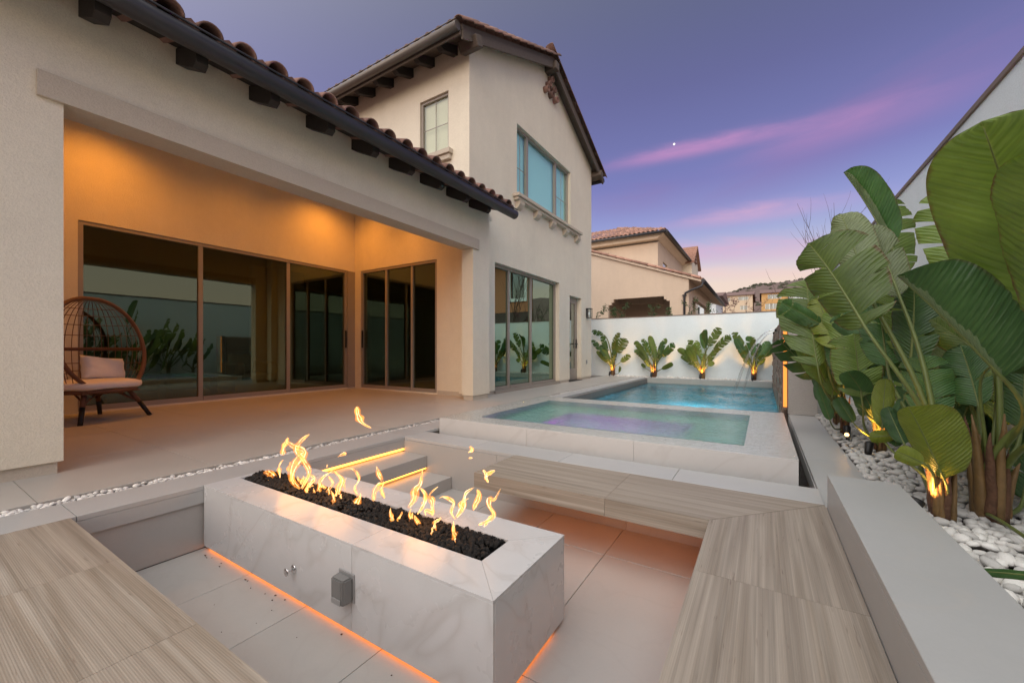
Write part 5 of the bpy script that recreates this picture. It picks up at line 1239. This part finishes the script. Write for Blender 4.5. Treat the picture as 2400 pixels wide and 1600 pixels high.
 ((-0.374,13.855,0.52),(-0.662,13.926,1.059),0.068,0.078,2,'o'),
]),
]

PINFO = {
 'A': ('tall broad-leaved plant with brown fibrous trunk, largest and nearest on the right', 0.085, 0.42), 'B': ('broad-leaved plant with yellow uplit stem and a hanging oval leaf beside the planter wall', 0.062, 0.34),
 'C': ('broad-leaved plant with one dark folded upright leaf, third from the right edge', 0.055, 0.36), 'D': ('torn-leaved plant beside the grey pier with a red-brown stem', 0.045, 0.34), 'E': ('broad-leaved plant pressed against the grey pier, farthest of the tall ones', 0.04, 0.32),
 'P1': ('small plant with drooping leaves at the house corner by the far wall', 0.085, 0.42), 'P2': ('small fan-shaped plant, second from the house along the far wall', 0.10, 0.40), 'P3': ('small fan-shaped plant, third from the house along the far wall', 0.095, 0.42), 'P4': ('small plant behind the falling water jets by the far wall', 0.075, 0.42)}
CV = Vector((0, 0, 0.9))
for key, base, rows in PLANTS:
    lab, r, h = PINFO[key]; b = Vector(base); tall = key in 'ABCDE'
    e = empty('bird_of_paradise_plant', b, lab, 'plant', 'tall plants along the right wall' if tall else 'small plants along the far wall')
    trunk(e, b, r, h, hash(key) % 97 if False else sum(map(ord, key)), 10 if tall else 8)
    r2 = random.Random(sum(map(ord, key))*3)
    for i, (B_, T_, wl, wr, sp, var) in enumerate(rows):
        a = r2.uniform(0, 6.28); root = b+Vector((math.cos(a)*r*0.5, math.sin(a)*r*0.5, 0.04 if B_[2] < 0.35 else h*0.45))
        leaf_blade(B_, T_, wl*(0.84 if tall else 1.25), wr*(0.84 if tall else 1.25), sp, var, i*7+sum(map(ord, key)), e, root, CV, 1.0 if tall else 1.5)

# ------------------------------------------------------------------ garden uplights
def uplight(p, aim, lab, energy, col=(1.0, 0.47, 0.12), size=75, sc=1.0):
    e = empty('garden_uplight', p, lab, 'spotlight', 'garden uplights at the plants')
    d = (Vector(aim)-Vector(p)-Vector((0, 0, 0.07))).normalized(); q = Vector((0, 0, 1)).rotation_difference(d).to_matrix().to_4x4()
    c = Vector(p)+Vector((0, 0, 0.07*sc))
    MB().tube([p, (p[0], p[1], p[2]+0.05*sc)], 0.008*sc, 8).build('stake', M['dark'], e)
    body = MB().lathe([(0.012, -0.05), (0.024, -0.045), (0.027, 0.0), (0.031, 0.04), (0.031, 0.055), (0.027, 0.055), (0.026, 0.035), (0.004, 0.034)], (0, 0, 0), 18)
    o = link('lamp_body', body.mesh('lamp_body'), M['dark']); o.parent = e; o.matrix_parent_inverse = Matrix.Translation(-e.location); o.matrix_basis = Matrix.Translation(c) @ q @ Matrix.Scale(sc, 4)
    ln = link('lens', MB().lathe([(0.003, 0.0), (0.025, 0.001), (0.025, 0.003), (0.003, 0.006)], (0, 0, 0.040), 18).mesh('lens'), M['lens']); ln.parent = o
    ld = bpy.data.lights.new('uplight_beam', 'SPOT'); ld.energy = energy; ld.color = col; ld.spot_size = R(size); ld.spot_blend = 0.7; ld.shadow_soft_size = 0.02
    lo_ = bpy.data.objects.new('uplight_beam', ld); COL.objects.link(lo_); lo_.parent = o; lo_.matrix_basis = Matrix.Translation((0, 0, 0.06)) @ Matrix.Rotation(math.pi, 4, 'X')
UP = [((0.745, 4.40, 0.01), (0.85, 4.75, 0.45), 'black spotlight on the pebbles aimed at the third tall plant', 22), ((0.70, 5.10, 0.01), (0.60, 4.3, 0.35), 'round lit spotlight on the pebbles beside the grey pier', 1.2), ((0.72, 5.22, 0.01), (0.74, 5.5, 0.5), 'black spotlight hidden behind the lit one, aimed at the plant by the pier', 18),
      ((0.665, 2.90, 0.0), (0.80, 3.0, 0.30), 'black spotlight tucked behind the planter wall at the uplit yellow stem', 16), ((1.10, 3.42, 0.01), (1.25, 3.7, 0.9), 'black spotlight behind the largest trunk, aimed at the white wall', 14)]
for p, aim, lab, en in UP: uplight(p, aim, lab, en, sc=0.75 if en < 2 else 1.0)
for key, base, rows in PLANTS:
    if key[0] != 'P': continue
    n_ = 'P1 P2 P3 P4'.split().index(key); b = Vector(base)
    uplight((b.x-0.03, b.y-0.26, 0.0), (b.x+0.01, b.y+0.05, 0.62), ['black spotlight at the foot of the small plant nearest the house', 'black spotlight at the foot of the second small plant from the house', 'black spotlight at the foot of the third small plant from the house', 'black spotlight at the foot of the small plant behind the water jets'][n_], 30, size=100, sc=1.25)

# ------------------------------------------------------------------ beyond the far wall
def neighbour():
    e = empty('neighbour_house', (-5, 22, 0), 'peach stucco neighbour house with red tile roof beyond the far wall', 'house'); Yn = 20.0
    prof = [(-12, -0.05), (-2.9, -0.05), (-2.9, 4.18), (-12, 7.48)]
    mb = MB(); x0, x1 = -12, -2.9; ztop = lambda x: 4.18+(x1-x)*0.3635
    # gable end wall with a shaped opening, cut in vertical strips
    cut = [(-12, None), (-6.69, 3.18), (-6.52, 3.30), (-6.42, 3.46), (-4.09, 3.46), (-3.98, 3.30), (-3.86, 3.22), (-3.72, None), (-2.9, None)]
    for (a, h), (b, _) in zip(cut, cut[1:]):
        z0 = h if h else -0.05
        mb.prism([(a, z0), (b, z0), (b, ztop(b)), (a, ztop(a))], 'y', Yn, Yn+0.25)
    mb.build('gable_wall', M['peach'], e)
    mb = MB(); wallx(mb, -3.15, -2.9, Yn+.251, 28.7, -0.05, 4.18, [(21.3, 27.9, 0, 3.48)]); mb.build('side_wall', M['peach'], e)
    MB().box(-12, 24.5, -0.05, -3.2, 24.6, 4.0).box(-7.2, Yn+.3, -.05, -7.1, 24.4, 4.0).build('porch_wall', M['peach'], e)
    MB().box(-12, Yn+.26, 3.9, -3.16, 28, 3.98).build('porch_ceiling', M['wood2'], e)
    rf = MB().prism([(-2.35, 3.98), (-2.35, 4.07), (-12, 7.58), (-12, 7.49)], 'y', Yn-0.10, 32.3).build('roof', M['peach'], e)
    for k in range(24):
        x = -2.42-k*0.385
        place(TILE2, rf, (x, Yn-0.02, 4.07+(-2.35-x)*0.3637+0.03), (-1, 0, 0.3637+0.03), (0, 0, 1), 'rake_tile', 1.28)
    for k in range(36): place(TILE2, rf, (-2.33, Yn+0.30+k*0.34, 4.10), (-1, 0, 0.40), (0, 0, 1), 'roof_tile', 1.1)
    MB().tube([(-2.28, Yn-0.12, 4.03), (-2.28, 32.3, 4.03)], 0.085, 12).build('gutter', M['gutter'], rf)
    MB().tube([(-2.28, Yn-0.06, 3.98), (-2.34, Yn-0.10, 3.78), (-2.75, Yn-0.12, 3.64), (-3.02, Yn-0.10, 3.52), (-3.07, Yn-0.07, 3.35), (-3.07, Yn-0.07, 0)], 0.05, 12).build('downpipe', M['gutter'], e)
    MB().box(-3.16, Yn-.13, 3.40, -2.98, Yn-0.001, 3.44).build('pipe_bracket', M['gutter'], e)
    # upper storey with hipped roof
    yu = 23.0; mb = MB(); wally(mb, yu, yu+.2, -14, -4.9, 3.5, 6.95); wallx(mb, -5.1, -4.9, yu+.201, 31, 3.5, 6.95, [(24.3, 25.6, 4.6, 6.0)]); mb.build('upper_wall', M['peach'], e)
    MB().box(-5.0, 24.31, 4.61, -4.96, 25.59, 5.99).build('window', M['glassd'], e)
    MB().prism([(-14, 6.84), (-4.9, 6.84), (-4.86, 6.87), (-4.86, 6.90), (-14, 6.90)], 'y', yu-.035, yu-.001).build('string_course', M['wood2'], e)
    MB().prism([(-14, 6.951), (-4.87, 6.951), (-4.55, 7.2), (-4.55, 7.24), (-14, 7.24)], 'y', yu-.35, 31.3).build('cornice', M['peach'], e)
    ur = MB(); a, b, c, d = (-14, yu-.5, 7.25), (-4.40, yu-.5, 7.25), (-4.40, 31.4, 7.25), (-14, 31.4, 7.25); r1, r2_ = (-8.4, 27, 9.1), (-14, 27, 9.1)
    ur.quad(a, b, r1, r2_); v = [ur.bm.verts.new(p) for p in (b, c, r1)]; ur.bm.faces.new(v); ur.quad(c, d, r2_, r1); ur.quad(a, d, c, b)
    uo = ur.build('hip_roof', M['wood2'], e)
    sl = (9.1-7.25)/(27-yu+.5)
    for c_ in range(11):
        for k in range(33):
            x = -4.55-k*0.245; yy = yu-.52+c_*0.36; lim = -4.40-(yy-yu+.5)*4.0/4.5
            if x > lim-0.05 or x < -11: continue
            place(TILE2, uo, (x, yy, 7.25+(yy-yu+.5)*sl+0.03+.012*(c_ % 2)), (0, 1, sl+0.04), (0, 0, 1), 'roof_tile', 1.06)
    MB().tube([(-14, yu-.58, 7.22), (-4.34, yu-.58, 7.22)], 0.075, 10).build('gutter', M['gutter'], uo); MB().tube([(-4.33, yu-.6, 7.22), (-4.33, 31.4, 7.22)], 0.075, 10).build('gutter', M['gutter'], uo)
    for k in range(16): place(TILE2, uo, (-4.45-k*0.239, yu-.45+k*0.269, 7.31+k*0.1107), (-0.664, 0.747, 0.33), (0, 0, 1), 'ridge_tile', 1.1)
    # solar panels
    for k in range(2):
        x1 = -7.62-k*0.95
        MB().prism([(0, 0), (1.6, 1.6*sl), (1.6, 1.6*sl+.04), (0, .04)], 'x', x1-.92, x1).build('solar_panel', M['solar'], uo).location = (0, yu+0.12-k*.1, 7.58-k*.03)
    # small side gable
    gb = MB(); gb.prism([(31.1, 0.0), (34.3, 0.0), (34.3, 7.3), (32.7, 8.5), (31.1, 7.3)], 'x', -8.0, -4.3); gb.build('side_gable', M['stucco'], e)
    gr = MB(); gr.prism([(30.8, 7.05), (32.7, 8.5), (34.6, 7.05), (34.6, 7.17), (32.7, 8.63), (30.8, 7.17)], 'x', -8.1, -4.1); go = gr.build('gable_roof', M['tile2'], e)
    for k in range(7): MB().box(-8.1, 30.78+k*.27, 7.17+k*.206, -4.09, 30.80+k*.27, 7.25+k*.206).build('tile_course', M['tile2'], go)
    mbv = MB()
    for y_, z_ in ((32.4, 7.7), (32.7, 7.7), (33.0, 7.7), (32.55, 7.95), (32.85, 7.95), (32.7, 8.2)): mbv.tube([(-4.31, y_, z_-.3), (-4.19, y_, z_-.3)], 0.09, 8)
    mbv.build('clay_vents', M['tile'], e)
neighbour()
def far_house(name, lab, x0, x1, yb, z0, z1, mat, wins, roof=1.6, depth=30):
    e = empty(name, ((x0+x1)/2, yb, z0), lab, 'house', 'houses below the hill')
    mb = MB(); wally(mb, yb, yb+.5, x0, x1, z0-12, z1, [w[:4] for w in wins]); mb.box(x0, yb+.501, z0-12, x0+.5, yb+depth, z1).box(x1-.5, yb+.501, z0-12, x1, yb+depth, z1); mb.build('wall', mat, e)
    for w in wins:
        o = MB().box(w[0], yb+.2, w[2], w[1], yb+.3, w[3]).build('window', M['glassd'], e); n = max(1, round((w[1]-w[0])/1.5))
        for i in range(n+1): MB().box(w[0]+(w[1]-w[0])*i/n-.07, yb+.05, w[2], w[0]+(w[1]-w[0])*i/n+.07, yb+.19, w[3]).build('mullion', M['white'], o)
    MB().prism([(yb-.8, z1), (yb+depth+.8, z1), (yb+depth/2, z1+roof*2)], 'x', x0-.6, x1+.6).build('roof', M['farr'], e)
K = 3.0
def fx(x): return x*K
def fz(z): return 0.9+(z-0.9)*K
far_house('far_house', 'cream two storey house below the brown hill', fx(-4.6), fx(-1.12), 60*K, fz(5.6), fz(8.0), M['farw'], [(fx(-4.12), fx(-3.67), fz(7.25), fz(7.75)), (fx(-2.71), fx(-1.61), fz(7.35), fz(7.78)), (fx(-2.5), fx(-1.7), fz(6.1), fz(6.62))])
far_house('far_house', 'ochre two storey house below the brown hill', fx(-0.15), fx(2.62), 60*K, fz(5.6), fz(8.05), M['faro'], [(fx(0.52), fx(1.95), fz(7.3), fz(7.85)), (fx(0.25), fx(1.55), fz(6.0), fz(6.72))])
far_house('far_house', 'grey-roofed house right of the ochre one, half hidden by leaves', fx(2.75), fx(5.2), 61*K, fz(5.6), fz(7.9), M['white'], [(fx(2.95), fx(3.25), fz(6.8), fz(7.7))])
far_house('far_house', 'small gabled house just right of the neighbour roof', -6.3, -3.9, 44, 0, 6.1, M['white'], [(-5.9, -5.3, 3.2, 5.2)], 0.45, 8)
# house behind the boundary wall, seen mirrored in the glass
def mirror_house():
    e = empty('terracotta_house', (14, 31, 0), 'terracotta stucco house mirrored in the sliding glass', 'house')
    mb = MB(); wally(mb, 30, 30.3, 7.2, 22, -0.05, 8.6, [(7.8, 9.2, 5.4, 7.9), (11.2, 12.6, 5.4, 7.9), (15.6, 17, 5.4, 7.9)]); mb.build('wall', M['terra'], e)
    for x in (7.8, 11.2, 15.6):
        o = MB().box(x-.25, 29.9, 5.1, x-.001, 30.2, 8.15).box(x+1.401, 29.9, 5.1, x+1.65, 30.2, 8.15).box(x, 29.9, 7.901, x+1.4, 30.2, 8.15).box(x, 29.9, 5.1, x+1.4, 30.2, 5.399).build('window', M['white'], e); MB().box(x, 30.1, 5.4, x+1.4, 30.15, 7.9).build('pane', M['glassd'], o)
    MB().prism([(27.8, 2.6), (29.999, 4.0), (29.999, 4.2), (27.8, 2.8)], 'x', 7.1, 22).build('porch_roof', M['dkshingle'], e)
    MB().prism([(29, 8.5), (38, 8.5), (33.5, 9.9)], 'x', 7.0, 22.5).build('roof', M['farr'], e)
mirror_house()
# climbing sprigs on the wall top
def sprig(pts, lab, seed, mat, nleaf=26, size=0.035, red=False):
    r2 = random.Random(seed); P = [Vector(p) for p in pts]; e = empty('climbing_shrub' if not red else 'red_leaved_shrub', P[0], lab, 'shrub', 'shrubs behind the far wall')
    st = MB(); lf = MB()
    def branch(Q, r):
        path = []
        for i in range(13):
            t = i/12*(len(Q)-1); k = min(int(t), len(Q)-2); path.append(Q[k].lerp(Q[k+1], t-k)+Vector([r2.uniform(-.012, .012) for _ in range(3)]))
        st.tube(path, [r*(1-0.7*i/12) for i in range(13)], 5); return path
    paths = [branch(P, 0.009)]
    for _ in range(4):
        b = paths[0][r2.randint(3, 9)]; q = b+Vector((r2.uniform(-.35, .35), r2.uniform(-.1, .1), r2.uniform(.05, .35))); paths.append(branch([b, b.lerp(q, .5)+Vector((0, 0, .05)), q], 0.005))
    for path in paths:
        for i in range(nleaf):
            p = path[min(12, int(r2.uniform(1, 12.9)))]+Vector([r2.uniform(-.05, .05) for _ in range(3)]); d = Vector([r2.uniform(-1, 1) for _ in range(3)]).normalized(); n_ = d.orthogonal().normalized(); s_ = size*r2.uniform(.6, 1.3)
            lf.quad(p, p+d*s_*.5+n_*s_*.28, p+d*s_, p+d*s_*.5-n_*s_*.28)
    st.build('stem', M['twig'], e); tag(lf.build('leaves', mat, e), kind='stuff')
for k, (pts, lab) in enumerate([
    ([(-5.45, 14.45, 1.6), (-5.2, 14.45, 2.15), (-4.75, 14.5, 2.45)], 'green climbing sprig arching beside the wall lantern'), ([(-4.5, 14.5, 1.6), (-4.35, 14.5, 2.25), (-4.0, 14.5, 2.6)], 'green climbing sprig before the left side of the dark porch opening'),
    ([(-5.0, 14.5, 2.5), (-4.7, 14.5, 2.3), (-4.45, 14.5, 1.9)], 'green trailing sprig hanging over the porch wall edge'), ([(-3.35, 14.5, 1.6), (-3.2, 14.5, 2.1), (-3.25, 14.5, 2.4)], 'green sprig in the middle of the dark porch opening'),
    ([(-2.15, 14.5, 1.6), (-2.1, 14.5, 2.2), (-1.9, 14.5, 2.62)], 'green sprig climbing beside the dark downpipe'), ([(-2.6, 14.5, 1.6), (-2.65, 14.5, 2.05), (-2.75, 14.5, 2.35)], 'bushy green sprig at the right end of the porch opening'), ([(-1.5, 14.5, 1.6), (-1.52, 14.5, 2.1), (-1.48, 14.5, 2.4)], 'single green sprig just right of the downpipe')]):
    sprig(pts, lab, k, M['vine'], 30, 0.06)
sprig([(-0.75, 14.6, 1.6), (-0.8, 14.6, 2.15), (-0.65, 14.6, 2.5)], 'dark red leaved shrub poking over the far wall, the left one', 31, M['redleaf'], 26, 0.05, True)
sprig([(0.1, 16, 1.2), (-0.2, 16, 2.2), (0.3, 16, 2.75)], 'dark red leaved twigs before the cream far house', 32, M['redleaf'], 14, 0.05, True)
sprig([(-1.0, 15, 1.6), (-1.1, 15, 2.0), (-1.15, 15, 2.3)], 'dark red leaved shrub close to the neighbour side wall', 33, M['redleaf'], 20, 0.05, True)
def bare_tree(x, y, h, lab, seed, n=7, spread=0.5):
    r2 = random.Random(seed); e = empty('bare_tree', (x, y, 0), lab, 'tree', 'leafless trees beyond the far wall'); tr = MB(); tr.tube([(x, y, -.05), (x, y, h*0.28)], [0.05, 0.035], 7); tr.build('trunk', M['twig'], e); cr = MB()
    def grow(p, d, l, r, dep):
        pts = [p]; q = p.copy()
        for i in range(6):
            d = (d+Vector((r2.uniform(-.10, .10), r2.uniform(-.10, .10), 0.06))).normalized(); q = q+d*l/6; pts.append(q.copy())
        cr.tube(pts, [r*(1-.11*i) for i in range(7)], 5)
        if dep:
            for _ in range(r2.randint(2, 3)):
                b = pts[r2.randint(2, 5)]; grow(b, (d+Vector((r2.uniform(-.6, .6), r2.uniform(-.6, .6), .1))).normalized(), l*r2.uniform(.45, .7), r*.55, dep-1)
    for k in range(n): grow(Vector((x, y, h*0.26)), Vector((r2.uniform(-spread, spread), r2.uniform(-spread, spread), 1)).normalized(), h*r2.uniform(.45, .74), 0.022, 2)
    cr.build('crown', M['twig'], e)
bare_tree(2.35, 19, 5.6, 'tall leafless whip-like tree beside the big leaves', 1, 6, 0.2); bare_tree(1.2, 20, 3.6, 'low leafless shrubby tree before the ochre far house', 2, 9, 0.55); bare_tree(-0.2, 21, 3.0, 'low leafless shrub before the cream far house', 4, 7, 0.6)
mo = cdir(1580, 337); tag(MB().blob(tuple(mo*900), (2.0, 2.0, 2.0), 0, 0, 1, 3).build('moon', M['moon']), 'tiny bright moon beside the pink cloud', 'moon')
